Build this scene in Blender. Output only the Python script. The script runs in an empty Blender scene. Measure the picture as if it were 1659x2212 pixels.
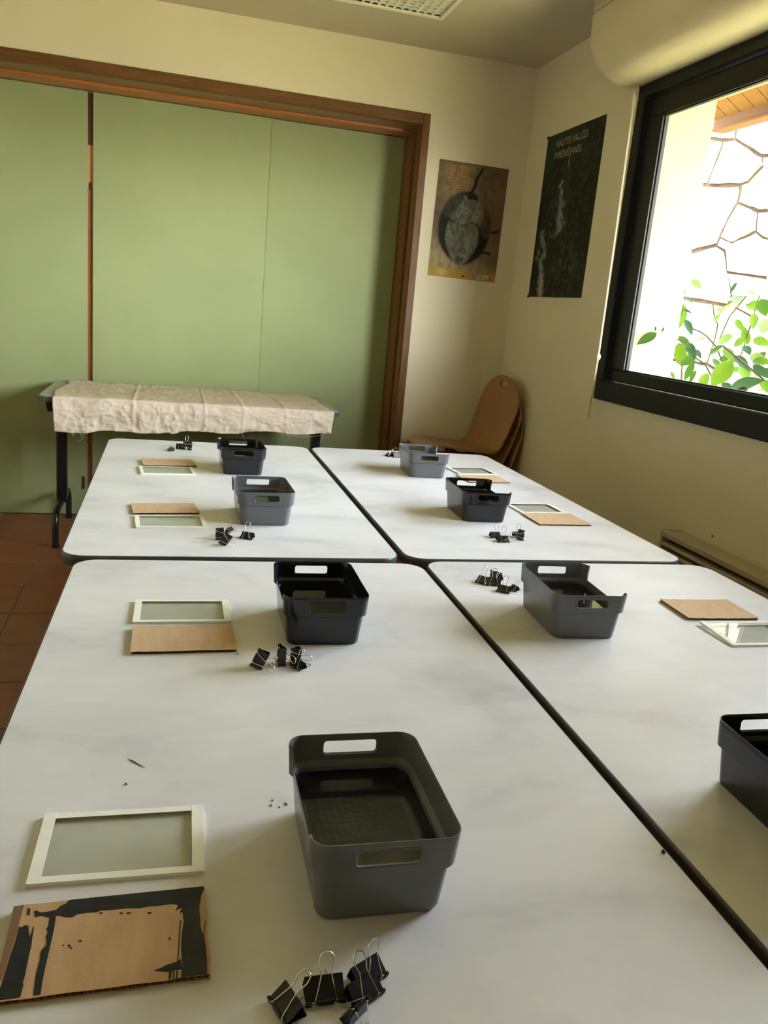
import bpy, math, random
import numpy as np
from mathutils import Vector, Matrix, Euler
from mathutils.geometry import tessellate_polygon
random.seed(7)
PI = math.pi
R = math.radians
sc = bpy.context.scene
COL = sc.collection

# ------------------------------------------------------------------ camera
CAM_ROT = (1.327633, -0.088303, -0.24698)
CAM_LOC = Vector((-0.178387, -1.570897, 1.33487))
FPX = 1760.565
cam_d = bpy.data.cameras.new('camera')
cam_d.sensor_fit = 'HORIZONTAL'
cam_d.sensor_width = 36.0
cam_d.lens = FPX / 1659 * 36.0
cam_d.clip_start = 0.02
cam = bpy.data.objects.new('camera', cam_d)
cam.rotation_euler = CAM_ROT
cam.location = CAM_LOC
COL.objects.link(cam)
sc.camera = cam
_RM = Euler(CAM_ROT, 'XYZ').to_matrix()

def ray(px, py):
    return _RM @ Vector(((px - 829.5) / FPX, -(py - 1106) / FPX, -1.0))
def uz(px, py, z=0.74):
    d = ray(px, py); return CAM_LOC + d * ((z - CAM_LOC.z) / d.z)
def ux(px, py, x):
    d = ray(px, py); return CAM_LOC + d * ((x - CAM_LOC.x) / d.x)
def uy(px, py, y):
    d = ray(px, py); return CAM_LOC + d * ((y - CAM_LOC.y) / d.y)

# ------------------------------------------------------------------ world, sun, exposure
world = bpy.data.worlds.new('sky')
sc.world = world
world.use_nodes = True
wn = world.node_tree.nodes
wbg = wn['Background']
sky = wn.new('ShaderNodeTexSky')
sky.sky_type = 'NISHITA'
sky.sun_disc = False
sky.sun_elevation = R(52)
sky.sun_rotation = R(210)
sky.altitude = 400
sky.air_density = 1.0
sky.dust_density = 1.2
sky.ozone_density = 1.2
# bright hazy sky: most of the blue washed out towards white
wbw = wn.new('ShaderNodeRGBToBW')
wmx = wn.new('ShaderNodeMix'); wmx.data_type = 'RGBA'; wmx.inputs[0].default_value = .80
wti = wn.new('ShaderNodeMix'); wti.data_type = 'RGBA'; wti.blend_type = 'MULTIPLY'; wti.inputs[0].default_value = 1.0
wti.inputs[7].default_value = (.985, .99, 1.0, 1)
wl_ = world.node_tree.links
wl_.new(sky.outputs[0], wbw.inputs[0]); wl_.new(wbw.outputs[0], wti.inputs[6])
wl_.new(sky.outputs[0], wmx.inputs[6]); wl_.new(wti.outputs[2], wmx.inputs[7])
wl_.new(wmx.outputs[2], wbg.inputs[0])
wbg.inputs[1].default_value = 1.42

sun_d = bpy.data.lights.new('sun', 'SUN')
sun_d.energy = 1.2
sun_d.angle = R(0.53)
sun_d.color = (1.0, 0.93, 0.80)
sun = bpy.data.objects.new('sun', sun_d)
sun.rotation_euler = Vector((0.36, 0.46, -0.81)).to_track_quat('-Z', 'Y').to_euler()
sun.location = (-2, -6, 9)
COL.objects.link(sun)

# portal over the window opening: guides sampling of the sky, gives no light of its own
WIN_Y0, WIN_Y1, WIN_Z0, WIN_Z1 = -0.52, 1.86, 1.035, 2.345
XW, YW, ZC, YP = 1.747, 3.060, 2.698, 3.391
for (ya, yb) in ((WIN_Y0, WIN_Y1),):
    por = bpy.data.lights.new('window_portal', 'AREA')
    por.shape = 'RECTANGLE'
    por.size = yb - ya
    por.size_y = WIN_Z1 - WIN_Z0
    por.cycles.is_portal = True
    po = bpy.data.objects.new('window_portal', por)
    po.matrix_world = Matrix.Translation((XW + 0.34, (ya + yb) / 2, (WIN_Z0 + WIN_Z1) / 2)) @ Matrix(((0, 0, 1, 0), (1, 0, 0, 0), (0, 1, 0, 0), (0, 0, 0, 1)))
    COL.objects.link(po)

vs = sc.view_settings
vs.view_transform = 'Standard'
vs.look = 'None'
vs.gamma = 1.0
vs.use_curve_mapping = False
vs.exposure = 3.47
cy = sc.cycles
cy.use_denoising = True
cy.max_bounces = 10
cy.diffuse_bounces = 7
cy.glossy_bounces = 6
cy.transmission_bounces = 8
cy.transparent_max_bounces = 12
cy.sample_clamp_indirect = 8.0
cy.blur_glossy = 0.5

# ------------------------------------------------------------------ materials
def new_mat(name):
    m = bpy.data.materials.new(name); m.use_nodes = True
    nt = m.node_tree
    return m, nt, nt.nodes['Principled BSDF'], nt.nodes['Material Output']

def _vec(nt, scale=(1, 1, 1), kind='Object'):
    tc = nt.nodes.new('ShaderNodeTexCoord')
    mp = nt.nodes.new('ShaderNodeMapping')
    mp.inputs['Scale'].default_value = scale
    nt.links.new(tc.outputs[kind], mp.inputs[0])
    return mp.outputs[0]

def noise(nt, scale, detail=4, rough=.55, stretch=(1, 1, 1), dist=0.0):
    n = nt.nodes.new('ShaderNodeTexNoise')
    n.inputs['Scale'].default_value = scale
    n.inputs['Detail'].default_value = detail
    n.inputs['Roughness'].default_value = rough
    n.inputs['Distortion'].default_value = dist
    nt.links.new(_vec(nt, stretch), n.inputs[0])
    return n.outputs[0]

def ramp(nt, fac, stops):
    r = nt.nodes.new('ShaderNodeValToRGB')
    e = r.color_ramp.elements
    while len(e) < len(stops): e.new(0.5)
    for i, (p, c) in enumerate(stops):
        e[i].position = p; e[i].color = (*c, 1) if len(c) == 3 else c
    nt.links.new(fac, r.inputs[0])
    return r.outputs[0]

def bump(nt, bs, h, strength, dist=.001):
    b = nt.nodes.new('ShaderNodeBump')
    b.inputs['Strength'].default_value = strength
    b.inputs['Distance'].default_value = dist
    nt.links.new(h, b.inputs['Height'])
    nt.links.new(b.outputs[0], bs.inputs['Normal'])

def mat(name, c, rough=.5, metal=0.0, spec=.5, var=None, vscale=8, stretch=(1, 1, 1), bmp=0, bscale=60, bdist=.001, detail=4, lo=.35, hi=.65, coat=0):
    m, nt, bs, _ = new_mat(name)
    bs.inputs['Base Color'].default_value = (*c, 1)
    bs.inputs['Roughness'].default_value = rough
    bs.inputs['Metallic'].default_value = metal
    bs.inputs['Specular IOR Level'].default_value = spec
    if coat:
        bs.inputs['Coat Weight'].default_value = coat
        bs.inputs['Coat Roughness'].default_value = .12
    if var:
        o = ramp(nt, noise(nt, vscale, detail, stretch=stretch), [(lo, c), (hi, var)])
        nt.links.new(o, bs.inputs['Base Color'])
    if bmp:
        bump(nt, bs, noise(nt, bscale, 3), bmp, bdist)
    return m

def wood(name, c1, c2, rough=.4, axis=2, scale=3.0, coat=.3, spec=.5):
    st = [26, 26, 26]; st[axis] = 1.6
    m, nt, bs, _ = new_mat(name)
    o = ramp(nt, noise(nt, scale, 6, .6, tuple(st), .6), [(.32, c1), (.68, c2)])
    nt.links.new(o, bs.inputs['Base Color'])
    bs.inputs['Roughness'].default_value = rough
    bs.inputs['Coat Weight'].default_value = coat
    bs.inputs['Specular IOR Level'].default_value = spec
    bs.inputs['Coat Roughness'].default_value = .25
    bump(nt, bs, noise(nt, scale * 2, 4, .6, tuple(st)), .12, .0006)
    return m

def thin_glass(name, tint=(.93, .96, .94), ior=1.5, dark=None):
    """thin sheet: lets light through, mirrors by Fresnel"""
    m, nt, bs, out = new_mat(name)
    nt.nodes.remove(bs)
    tr = nt.nodes.new('ShaderNodeBsdfTransparent'); tr.inputs[0].default_value = (*tint, 1)
    gl = nt.nodes.new('ShaderNodeBsdfGlossy'); gl.inputs['Roughness'].default_value = 0.0
    fr = nt.nodes.new('ShaderNodeFresnel'); fr.inputs[0].default_value = ior
    mx = nt.nodes.new('ShaderNodeMixShader')
    ge = nt.nodes.new('ShaderNodeNewGeometry')            # the mirror acts on the outer faces only
    inv_ = nt.nodes.new('ShaderNodeMath'); inv_.operation = 'SUBTRACT'; inv_.inputs[0].default_value = 1.0
    mu = nt.nodes.new('ShaderNodeMath'); mu.operation = 'MULTIPLY'
    nt.links.new(ge.outputs['Backfacing'], inv_.inputs[1]); nt.links.new(fr.outputs[0], mu.inputs[0]); nt.links.new(inv_.outputs[0], mu.inputs[1])
    nt.links.new(mu.outputs[0], mx.inputs[0]); nt.links.new(tr.outputs[0], mx.inputs[1]); nt.links.new(gl.outputs[0], mx.inputs[2])
    nt.links.new(mx.outputs[0], out.inputs[0])
    return m

def water_mat():
    m, nt, bs, out = new_mat('water')
    nt.nodes.remove(bs)
    rf = nt.nodes.new('ShaderNodeBsdfRefraction'); rf.inputs['IOR'].default_value = 1.333; rf.inputs['Color'].default_value = (.72, .74, .74, 1); rf.inputs['Roughness'].default_value = 0
    gl = nt.nodes.new('ShaderNodeBsdfGlossy'); gl.inputs['Roughness'].default_value = 0.0
    fr = nt.nodes.new('ShaderNodeFresnel'); fr.inputs[0].default_value = 1.333
    mx = nt.nodes.new('ShaderNodeMixShader')
    nt.links.new(fr.outputs[0], mx.inputs[0]); nt.links.new(rf.outputs[0], mx.inputs[1]); nt.links.new(gl.outputs[0], mx.inputs[2])
    nt.links.new(mx.outputs[0], out.inputs[0])
    return m

def attr_mat(name, rough=.35):
    m, nt, bs, _ = new_mat(name)
    a = nt.nodes.new('ShaderNodeAttribute'); a.attribute_name = 'Col'
    nt.links.new(a.outputs['Color'], bs.inputs['Base Color'])
    bs.inputs['Roughness'].default_value = rough
    bs.inputs['Specular IOR Level'].default_value = .12
    return m

def laminate_mat():
    m, nt, bs, _ = new_mat('marbled_laminate')
    a = noise(nt, 5.0, 5, .55, (.55, 1.0, 1), .5)
    b = noise(nt, 11, 4, .6, (.7, 1.1, 1), .3)
    ad = nt.nodes.new('ShaderNodeMath'); ad.operation = 'MULTIPLY_ADD'; ad.inputs[1].default_value = .35
    nt.links.new(b, ad.inputs[0]); nt.links.new(a, ad.inputs[2])
    o = ramp(nt, ad.outputs[0], [(.44, (.535, .53, .55)), (.62, (.68, .675, .69)), (.80, (.745, .74, .75))])
    nt.links.new(o, bs.inputs['Base Color'])
    bs.inputs['Roughness'].default_value = .42
    bs.inputs['Specular IOR Level'].default_value = .38
    bump(nt, bs, noise(nt, 900, 2), .05, .0003)
    return m

def plaster_mat(name, c1, c2, sc_=180):
    m, nt, bs, _ = new_mat(name)
    o = ramp(nt, noise(nt, 1.6, 5, .6), [(.3, c1), (.7, c2)])
    nt.links.new(o, bs.inputs['Base Color'])
    bs.inputs['Roughness'].default_value = .85
    bs.inputs['Specular IOR Level'].default_value = .25
    bump(nt, bs, noise(nt, sc_, 4, .6), .25, .0015)
    return m

def leaf_mat(name, c1, c2):
    m, nt, bs, out = new_mat(name)
    o = ramp(nt, noise(nt, 9, 3), [(.3, c1), (.7, c2)])
    nt.links.new(o, bs.inputs['Base Color'])
    bs.inputs['Roughness'].default_value = .5
    bs.inputs['Specular IOR Level'].default_value = .12
    tl = nt.nodes.new('ShaderNodeBsdfTranslucent')
    nt.links.new(o, tl.inputs[0])
    mx = nt.nodes.new('ShaderNodeMixShader'); mx.inputs[0].default_value = .35
    nt.links.new(bs.outputs[0], mx.inputs[1]); nt.links.new(tl.outputs[0], mx.inputs[2])
    nt.links.new(mx.outputs[0], out.inputs[0])
    return m

M = {
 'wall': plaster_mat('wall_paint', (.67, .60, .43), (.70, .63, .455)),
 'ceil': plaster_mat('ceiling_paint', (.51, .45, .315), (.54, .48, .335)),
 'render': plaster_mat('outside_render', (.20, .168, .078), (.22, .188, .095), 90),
 'tile': mat('terracotta', (.21, .066, .032), .42, var=(.27, .092, .046), vscale=5, bmp=.15, bscale=40),
 'grout': mat('grout', (.20, .17, .13), .9, var=(.30, .26, .20), vscale=30),
 'lam': laminate_mat(),
 'edge': mat('grey_edge', (.070, .066, .062), .32, var=(.09, .084, .078)),
 'blackmetal': mat('black_steel', (.006, .006, .008), .28, spec=.6),
 'green': mat('green_panel', (.285, .322, .150), .6, spec=.25, var=(.315, .352, .168), vscale=2.2, bmp=.08, bscale=220),
 'wood_d': wood('dark_wood', (.100, .043, .014), (.18, .083, .030), axis=2, coat=0, spec=.12),
 'wood_dx': wood('dark_wood_horizontal', (.100, .043, .014), (.18, .083, .030), axis=0, coat=.1, spec=.2),
 'wood_o': wood('orange_wood', (.36, .105, .018), (.46, .15, .03), axis=0),
 'wood_m': wood('jamb_wood', (.17, .075, .024), (.25, .115, .04), axis=2, coat=0, spec=.12),
 'wood_mx': wood('soffit_wood', (.17, .080, .026), (.25, .12, .042), axis=0),
 'red1': wood('strip_dark_red', (.085, .018, .008), (.13, .03, .012), axis=2),
 'red2': wood('strip_pale', (.50, .23, .10), (.60, .29, .13), axis=2),
 'red3': wood('strip_red', (.24, .065, .022), (.33, .10, .035), axis=2),
 'chair': wood('chair_beech', (.27, .125, .042), (.36, .175, .062), axis=0, rough=.35),
 'chair_v': wood('chair_edge', (.13, .06, .02), (.2, .1, .035), axis=1),
 'redsteel': mat('red_steel', (.16, .008, .012), .35),
 'crate_g': mat('grey_plastic', (.122, .128, .133), .27, spec=.5),
 'crate_k': mat('black_plastic', (.0055, .006, .0075), .16, spec=.55),
 'water': water_mat(),
 'wet': thin_glass('water_against_plastic', (1, 1, 1), 1.0),
 'glassplate': thin_glass('plate_glass', (.93, .94, .905)),
 'pane': thin_glass('window_pane', (.97, .985, .97)),
 'tape': mat('white_tape', (.88, .87, .77), .6, var=(.92, .91, .82), vscale=60),
 'plate_edge': mat('plate_edge', (.42, .50, .36), .4),
 'card': mat('cardboard', (.56, .385, .230), .8, spec=.2, var=(.62, .44, .275), vscale=14, stretch=(4, 1, 1), bmp=.15, bscale=300),
 'card_d': mat('cardboard_dark', (.49, .305, .150), .85, spec=.2, var=(.55, .35, .185), vscale=14, stretch=(4, 1, 1), bmp=.2, bscale=300),
 'flute': mat('fluting', (.20, .10, .045), .9),
 'paint': mat('black_paint', (.008, .010, .012), .5, spec=.3, var=(.018, .020, .022), vscale=40, bmp=.3, bscale=160),
 'clip': mat('clip_black', (.006, .0055, .0055), .30, spec=.5),
 'wire': mat('clip_wire', (.72, .70, .64), .16, metal=1.0),
 'cloth': None,
 'thread': mat('cloth_thread', (.55, .47, .34), .9),
 'frame': mat('window_frame', (.0055, .0058, .0038), .42, spec=.22, var=(.008, .008, .0055), vscale=6),
 'gasket': mat('gasket', (.022, .022, .019), .6, spec=.1),
 'blind': mat('blind_case', (.60, .52, .34), .42, var=(.63, .55, .37), vscale=3),
 'rod': mat('rod_plastic', (.62, .56, .38), .4),
 'radiator': mat('radiator_enamel', (.46, .40, .26), .45),
 'slot': mat('radiator_slot', (.03, .025, .012), .7),
 'louvre': mat('louvre_white', (.74, .72, .56), .3, metal=.0, spec=.7),
 'housing': mat('lamp_housing', (.34, .34, .28), .4),
 'tube': mat('lamp_tube', (.75, .75, .70), .3),
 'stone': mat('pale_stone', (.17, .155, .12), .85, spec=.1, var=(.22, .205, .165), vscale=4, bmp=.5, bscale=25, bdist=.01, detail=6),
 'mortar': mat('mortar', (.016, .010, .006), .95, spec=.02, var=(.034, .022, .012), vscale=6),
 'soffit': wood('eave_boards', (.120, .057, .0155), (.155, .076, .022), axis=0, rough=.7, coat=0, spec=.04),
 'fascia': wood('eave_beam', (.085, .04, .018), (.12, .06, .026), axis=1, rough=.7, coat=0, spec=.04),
 'ground': mat('gravel', (.55, .49, .24), .95, var=(.62, .56, .28), vscale=3),
 'pipe': mat('tan_pipe', (.060, .036, .022), .5),
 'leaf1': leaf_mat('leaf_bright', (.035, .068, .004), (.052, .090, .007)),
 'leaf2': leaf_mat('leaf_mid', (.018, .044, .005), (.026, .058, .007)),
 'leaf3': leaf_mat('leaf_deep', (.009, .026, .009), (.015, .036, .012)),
 'stem': mat('stem', (.030, .024, .008), .8, spec=.1, var=(.045, .035, .012)),
 'poster': attr_mat('poster_print', .6),
 'letter': mat('poster_letter', (.34, .30, .20), .6, spec=.1),
 'yellow': mat('poster_yellow', (.55, .32, .04), .5),
 'dirt': mat('dirt', (.03, .02, .018), .8),
}
def cloth_mat():
    m, nt, bs, _ = new_mat('raw_linen')
    o = ramp(nt, noise(nt, 6, 6, .65, (1, 1.4, 1)), [(.28, (.56, .455, .345)), (.5, (.66, .55, .425)), (.75, (.73, .62, .49))])
    st = ramp(nt, noise(nt, 3.1, 3, .5, (1, 4.5, 4.5)), [(.66, (1, 1, 1)), (.74, (.78, .62, .50))])
    mx = nt.nodes.new('ShaderNodeMix'); mx.data_type = 'RGBA'; mx.blend_type = 'MULTIPLY'; mx.inputs[0].default_value = .6
    nt.links.new(o, mx.inputs[6]); nt.links.new(st, mx.inputs[7])
    nt.links.new(mx.outputs[2], bs.inputs['Base Color'])
    bs.inputs['Roughness'].default_value = .95
    bs.inputs['Specular IOR Level'].default_value = .1
    bump(nt, bs, noise(nt, 700, 2), .3, .0006)
    return m
M['cloth'] = cloth_mat()

# ------------------------------------------------------------------ mesh helpers
class MB:
    def __init__(s): s.v = []; s.f = []
    def add(s, vs, fs):
        o = len(s.v); s.v += [tuple(v) for v in vs]; s.f += [tuple(i + o for i in f) for f in fs]
        return s
    def box(s, x0, y0, z0, x1, y1, z1):
        v = [(x0, y0, z0), (x1, y0, z0), (x1, y1, z0), (x0, y1, z0), (x0, y0, z1), (x1, y0, z1), (x1, y1, z1), (x0, y1, z1)]
        return s.add(v, [(3, 2, 1, 0), (4, 5, 6, 7), (0, 1, 5, 4), (1, 2, 6, 5), (2, 3, 7, 6), (3, 0, 4, 7)])
    def bbox(s, x0, y0, z0, x1, y1, z1, b=.002):
        """box with chamfered edges"""
        v = []; idx = {}
        xs = (x0, x1); ys = (y0, y1); zs = (z0, z1)
        for i in (0, 1):
            for j in (0, 1):
                for k in (0, 1):
                    sx = b if i == 0 else -b; sy = b if j == 0 else -b; sz = b if k == 0 else -b
                    for a in range(3):
                        p = [xs[i] + sx, ys[j] + sy, zs[k] + sz]
                        p[a] = (xs[i], ys[j], zs[k])[a]
                        idx[(i, j, k, a)] = len(v); v.append(tuple(p))
        f = []
        for a in range(3):
            o = [q for q in range(3) if q != a]
            for e in (0, 1):
                q = []
                for (m_, n_) in ((0, 0), (1, 0), (1, 1), (0, 1)):
                    c = [0, 0, 0]; c[a] = e; c[o[0]] = m_; c[o[1]] = n_
                    q.append(idx[(*c, a)])
                f.append(tuple(q))
        for a in range(3):
            o = [q for q in range(3) if q != a]
            for (m_, n_) in ((0, 0), (1, 0), (1, 1), (0, 1)):
                c0 = [0, 0, 0]; c0[o[0]] = m_; c0[o[1]] = n_; c1 = list(c0); c1[a] = 1
                f.append((idx[(*c0, o[0])], idx[(*c1, o[0])], idx[(*c1, o[1])], idx[(*c0, o[1])]))
        for i in (0, 1):
            for j in (0, 1):
                for k in (0, 1):
                    f.append((idx[(i, j, k, 0)], idx[(i, j, k, 1)], idx[(i, j, k, 2)]))
        return s.add(v, f)
    def tube(s, pts, r, n=8, closed=False, cap=True):
        pts = [Vector(p) for p in pts]; N = len(pts)
        rad = r if isinstance(r, (list, tuple)) else [r] * N
        prev = None; rings = []
        for i, p in enumerate(pts):
            if closed: t = (pts[(i + 1) % N] - pts[i - 1])
            else: t = pts[min(i + 1, N - 1)] - pts[max(i - 1, 0)]
            t.normalize()
            if prev is None:
                a = Vector((0, 0, 1)) if abs(t.z) < .9 else Vector((1, 0, 0))
                u = t.cross(a).normalized()
            else:
                u = prev - t * prev.dot(t)
                u = u.normalized() if u.length > 1e-6 else t.orthogonal().normalized()
            prev = u; w = t.cross(u)
            rings.append([p + (u * math.cos(2 * PI * k / n) + w * math.sin(2 * PI * k / n)) * rad[i] for k in range(n)])
        v = [q for rg in rings for q in rg]; f = []
        for i in range(N if closed else N - 1):
            j = (i + 1) % N
            for k in range(n):
                f.append((i * n + k, i * n + (k + 1) % n, j * n + (k + 1) % n, j * n + k))
        if cap and not closed:
            f.append(tuple(range(n - 1, -1, -1))); f.append(tuple((N - 1) * n + k for k in range(n)))
        return s.add(v, f)
    def prism(s, poly, z0, z1, top_inset=0):
        """poly: list of (x, y) counter-clockwise"""
        n = len(poly)
        if top_inset:
            cx = sum(p[0] for p in poly) / n; cy_ = sum(p[1] for p in poly) / n
            tp = []
            for p in poly:
                d = Vector((p[0] - cx, p[1] - cy_)); L = d.length
                d *= max(.2, (L - top_inset) / L); tp.append((cx + d.x, cy_ + d.y))
        else: tp = poly
        v = [(p[0], p[1], z0) for p in poly] + [(p[0], p[1], z1) for p in tp]
        tri = tessellate_polygon([[Vector((p[0], p[1], 0)) for p in poly]])
        f = []
        for t in tri:
            a, b, c = (Vector(poly[i]) for i in t)
            if (b - a).cross(c - a) < 0: t = t[::-1]
            f.append(tuple(n + i for i in t)); f.append(tuple(t[::-1]))
        f += [(i, (i + 1) % n, n + (i + 1) % n, n + i) for i in range(n)]
        return s.add(v, f)
    def xform(s, mtx):
        s.v = [tuple(mtx @ Vector(v)) for v in s.v]; return s
    def mesh(s, name, smooth=None):
        me = bpy.data.meshes.new(name)
        me.from_pydata(s.v, [], s.f); me.update()
        if smooth is not None:
            me.shade_smooth()
            me.set_sharp_from_angle(angle=R(smooth))
        return me

def link(name, me, m=None, parent=None):
    if isinstance(me, MB): me = me.mesh(name)
    o = bpy.data.objects.new(name, me); COL.objects.link(o)
    if m is not None and len(me.materials) == 0: me.materials.append(m)
    if parent is not None: o.parent = parent
    return o
def obj(name, mb, m, parent=None, smooth=None):
    return link(name, mb.mesh(name, smooth), m, parent)
def tag(o, label=None, cat=None, group=None, kind=None):
    if label: o['label'] = label
    if cat: o['category'] = cat
    if group: o['group'] = group
    if kind: o['kind'] = kind
    return o
def thing(name, label, cat, loc=(0, 0, 0), rz=0, group=None):
    o = bpy.data.objects.new(name, None); COL.objects.link(o)
    o.location = loc; o.rotation_euler = (0, 0, rz)
    o.empty_display_size = .05
    return tag(o, label, cat, group)
def copy_tree(o, parent=None):
    c = o.copy(); COL.objects.link(c)
    if parent is not None: c.parent = parent
    for ch in list(o.children): copy_tree(ch, c)
    return c
def rrect(hx, hy, r, n=6):
    p = []
    for (cx, cy_, a0) in ((hx - r, hy - r, 0), (-hx + r, hy - r, 90), (-hx + r, -hy + r, 180), (hx - r, -hy + r, 270)):
        for i in range(n + 1):
            a = R(a0 + 90 * i / n); p.append((cx + r * math.cos(a), cy_ + r * math.sin(a)))
    return p
def structure(name, mb, m, parent=None, label=None, smooth=None):
    o = obj(name, mb, m, parent, smooth)
    if parent is None: o['kind'] = 'structure'
    if label: o['label'] = label
    return o

# ------------------------------------------------------------------ room shell
XL, YF, XO = -3.0, -3.2, 2.08        # left wall, wall behind the viewer, outer face of the window wall
fl = structure('floor', MB().box(XL - .1, YF - .1, -.12, XW + .02, YP + .1, -.004), M['grout'], label='dark red terracotta tile floor with pale grout')
pitch, gj = .3165, .007
tile_cache = {}
def tile(x0, y0, x1, y1):
    key = (round(x1 - x0, 4), round(y1 - y0, 4))
    if key not in tile_cache:
        w, d = key
        me = MB().bbox(-w / 2, -d / 2, -.012, w / 2, d / 2, 0, .002).mesh('tile'); me.materials.append(M['tile'])
        tile_cache[key] = me
    o = link('tile', tile_cache[key], None, fl)
    o.location = ((x0 + x1) / 2, (y0 + y1) / 2, random.uniform(-.0008, 0))
gx0 = -.785 - 7 * pitch
gy0 = 3.079 - 15 * pitch
for i in range(16):
    for j in range(17):
        a0 = max(gx0 + i * pitch + gj, XL); a1 = min(gx0 + (i + 1) * pitch, XW)
        b0 = gy0 + j * pitch + gj * .7; b1 = min(gy0 + (j + 1) * pitch, YP)
        if a1 - a0 > .03 and b1 - b0 > .03: tile(a0, b0, a1, b1)

# ceiling with an opening for the louvre light
LX0, LX1, LY0, LY1 = .436, 1.031, 1.385, 2.590
cb = MB()
cb.box(XL - .1, YF - .1, ZC, LX0, YP + .2, ZC + .12); cb.box(LX1, YF - .1, ZC, XO, YP + .2, ZC + .12)
cb.box(LX0, YF - .1, ZC, LX1, LY0, ZC + .12); cb.box(LX0, LY1, ZC, LX1, YP + .2, ZC + .12)
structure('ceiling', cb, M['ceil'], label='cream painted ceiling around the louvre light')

# back wall with the wide opening of the folding partition
XD, ZD, XJ, ZJ = 1.1558, 2.383, 1.1138, 2.3263
XD0 = -2.55
wb = MB()
wb.box(XD, YW, 0, XO, YP + .12, ZC); wb.box(XD0 - .05, YW, ZD, XD, YP + .12, ZC); wb.box(XL - .1, YW, 0, XD0 - .05, YP + .12, ZC)
wb.box(XL, YP + .06, 0, XD, YP + .12, ZD)  # unseen slab added behind the panels to block light
structure('wall_back', wb, M['wall'], label='cream painted wall holding the green folding partition')
structure('wall_left', MB().box(XL - .12, YF, 0, XL, YW, ZC), M['wall'], label='cream wall opposite the window')
structure('wall_front', MB().box(XL - .1, YF - .12, 0, XO, YF, ZC), M['wall'], label='cream wall facing the folding partition')
wr = MB()
wr.box(XW, YF, 0, XO, WIN_Y0, ZC); wr.box(XW, WIN_Y1, 0, XO, YW, ZC)
for (ya, yb) in ((WIN_Y0, WIN_Y1),):
    wr.box(XW, ya, 0, XO, yb, WIN_Z0); wr.box(XW, ya, WIN_Z1, XO, yb, ZC)
structure('wall_right', wr, M['wall'], label='cream wall with the dark framed window')
_p = ux(1539, 1158, XW)
_m = MB().tube([(-.0012, 0, 0), (.0005, 0, 0)], .0042, 10); _m.xform(Matrix.Translation((XW, _p.y, _p.z)))
obj('screw_hole', _m, M['dirt'], bpy.data.objects['wall_right'])
# rendered outer skin of the window wall, with the reveal
e = .004
sk = MB()
sk.box(XO, YF, -.3, XO + .02, WIN_Y0, 3.1); sk.box(XO, WIN_Y1, -.3, XO + .02, 3.0, 3.1)
for (ya, yb) in ((WIN_Y0, WIN_Y1),):
    sk.box(XO, ya, -.3, XO + .02, yb, WIN_Z0); sk.box(XO, ya, WIN_Z1, XO + .02, yb, 3.1)
    sk.box(XW + .035, yb - e, WIN_Z0, XO, yb, WIN_Z1); sk.box(XW + .035, ya, WIN_Z0, XO, ya + e, WIN_Z1)
    sk.box(XW + .035, ya + e, WIN_Z1 - e, XO, yb - e, WIN_Z1); sk.box(XW + .035, ya + e, WIN_Z0, XO, yb - e, WIN_Z0 + e)
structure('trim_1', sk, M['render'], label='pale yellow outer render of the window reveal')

# ---- folding partition (door_1)
dr = bpy.data.objects.new('door_1', None); COL.objects.link(dr); dr.location = (0, YW, 0)
dr['kind'] = 'structure'; dr['label'] = 'wide pale green folding partition in a dark wooden frame'
y_ = lambda y: y - YW
cas = MB()
cas.bbox(XJ, y_(YW) - .012, 0, XD, y_(YW) + .02, ZD, .003)
obj('casing', cas, M['wood_d'], dr)
cas = MB(); cas.bbox(XD0, -.012, ZJ, XJ, .02, ZD, .003)
obj('casing', cas, M['wood_dx'], dr)
jb = MB(); jb.box(XJ, .02, 0, XD - .001, y_(YP) + .02, ZJ + .02); obj('jamb', jb, M['wood_m'], dr)
jb = MB(); jb.bbox(XJ - .012, .105, 0, XJ + .002, .155, ZJ - .012, .003); obj('jamb_stop', jb, M['wood_d'], dr)
hb = MB(); hb.box(XD0, .02, ZJ, XJ, y_(YP) + .02, ZD - .001); obj('head_board', hb, M['wood_mx'], dr)
hb = MB(); hb.bbox(XD0, .175, ZJ - .013, XJ, y_(YP) - .006, ZJ + .002, .003); obj('track_board', hb, M['wood_o'], dr)
def panel(x0, x1, dy0=0, dy1=0, z0=.005):
    v = []
    t = .03
    for (x, d) in ((x0, dy0), (x1, dy1)):
        for z in (z0, ZJ - .016):
            v += [(x, y_(YP) + d, z), (x, y_(YP) + d + t, z)]
    m_ = MB().add(v, [(0, 4, 6, 2), (1, 3, 7, 5), (0, 2, 3, 1), (4, 5, 7, 6), (2, 6, 7, 3), (0, 1, 5, 4)])
    return obj('panel', m_, M['green'], dr)
obj('dark_gap_strip', MB().box(XD0, y_(YP) + .004, 0, XJ - .003, y_(YP) + .05, .0052), M['blackmetal'], dr)  # black strip added so the gap under the panels reads as dark shade
panel(-1.60, -.632)
panel(XD0, -1.606, .004, 0)
panel(-.604, .3365, -.004, -.006)
panel(.3395, XJ - .003, .008, -.002)
for (z0, z1, mm) in ((2.05, 2.305, 'red1'), (1.835, 2.05, 'red2'), (1.711, 1.835, 'red3'), (.012, 1.711, 'red3')):
    s_ = MB().bbox(-.634, y_(YP) + .012, z0, -.601, y_(YP) + .045, z1, .001)
    obj('wood_strip', s_, M[mm if z0 != .012 else 'red3'], dr)
k_ = MB().prism([(.010 * math.cos(a) * .8, .02 * math.sin(a)) for a in [2 * PI * i / 10 for i in range(10)]], 0, .0012)
k_.xform(Matrix.Translation((-.621, y_(YP) + .0125, 1.845)) @ Matrix.Rotation(PI / 2, 4, 'X')); obj('knot', k_, M['dirt'], dr)
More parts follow.
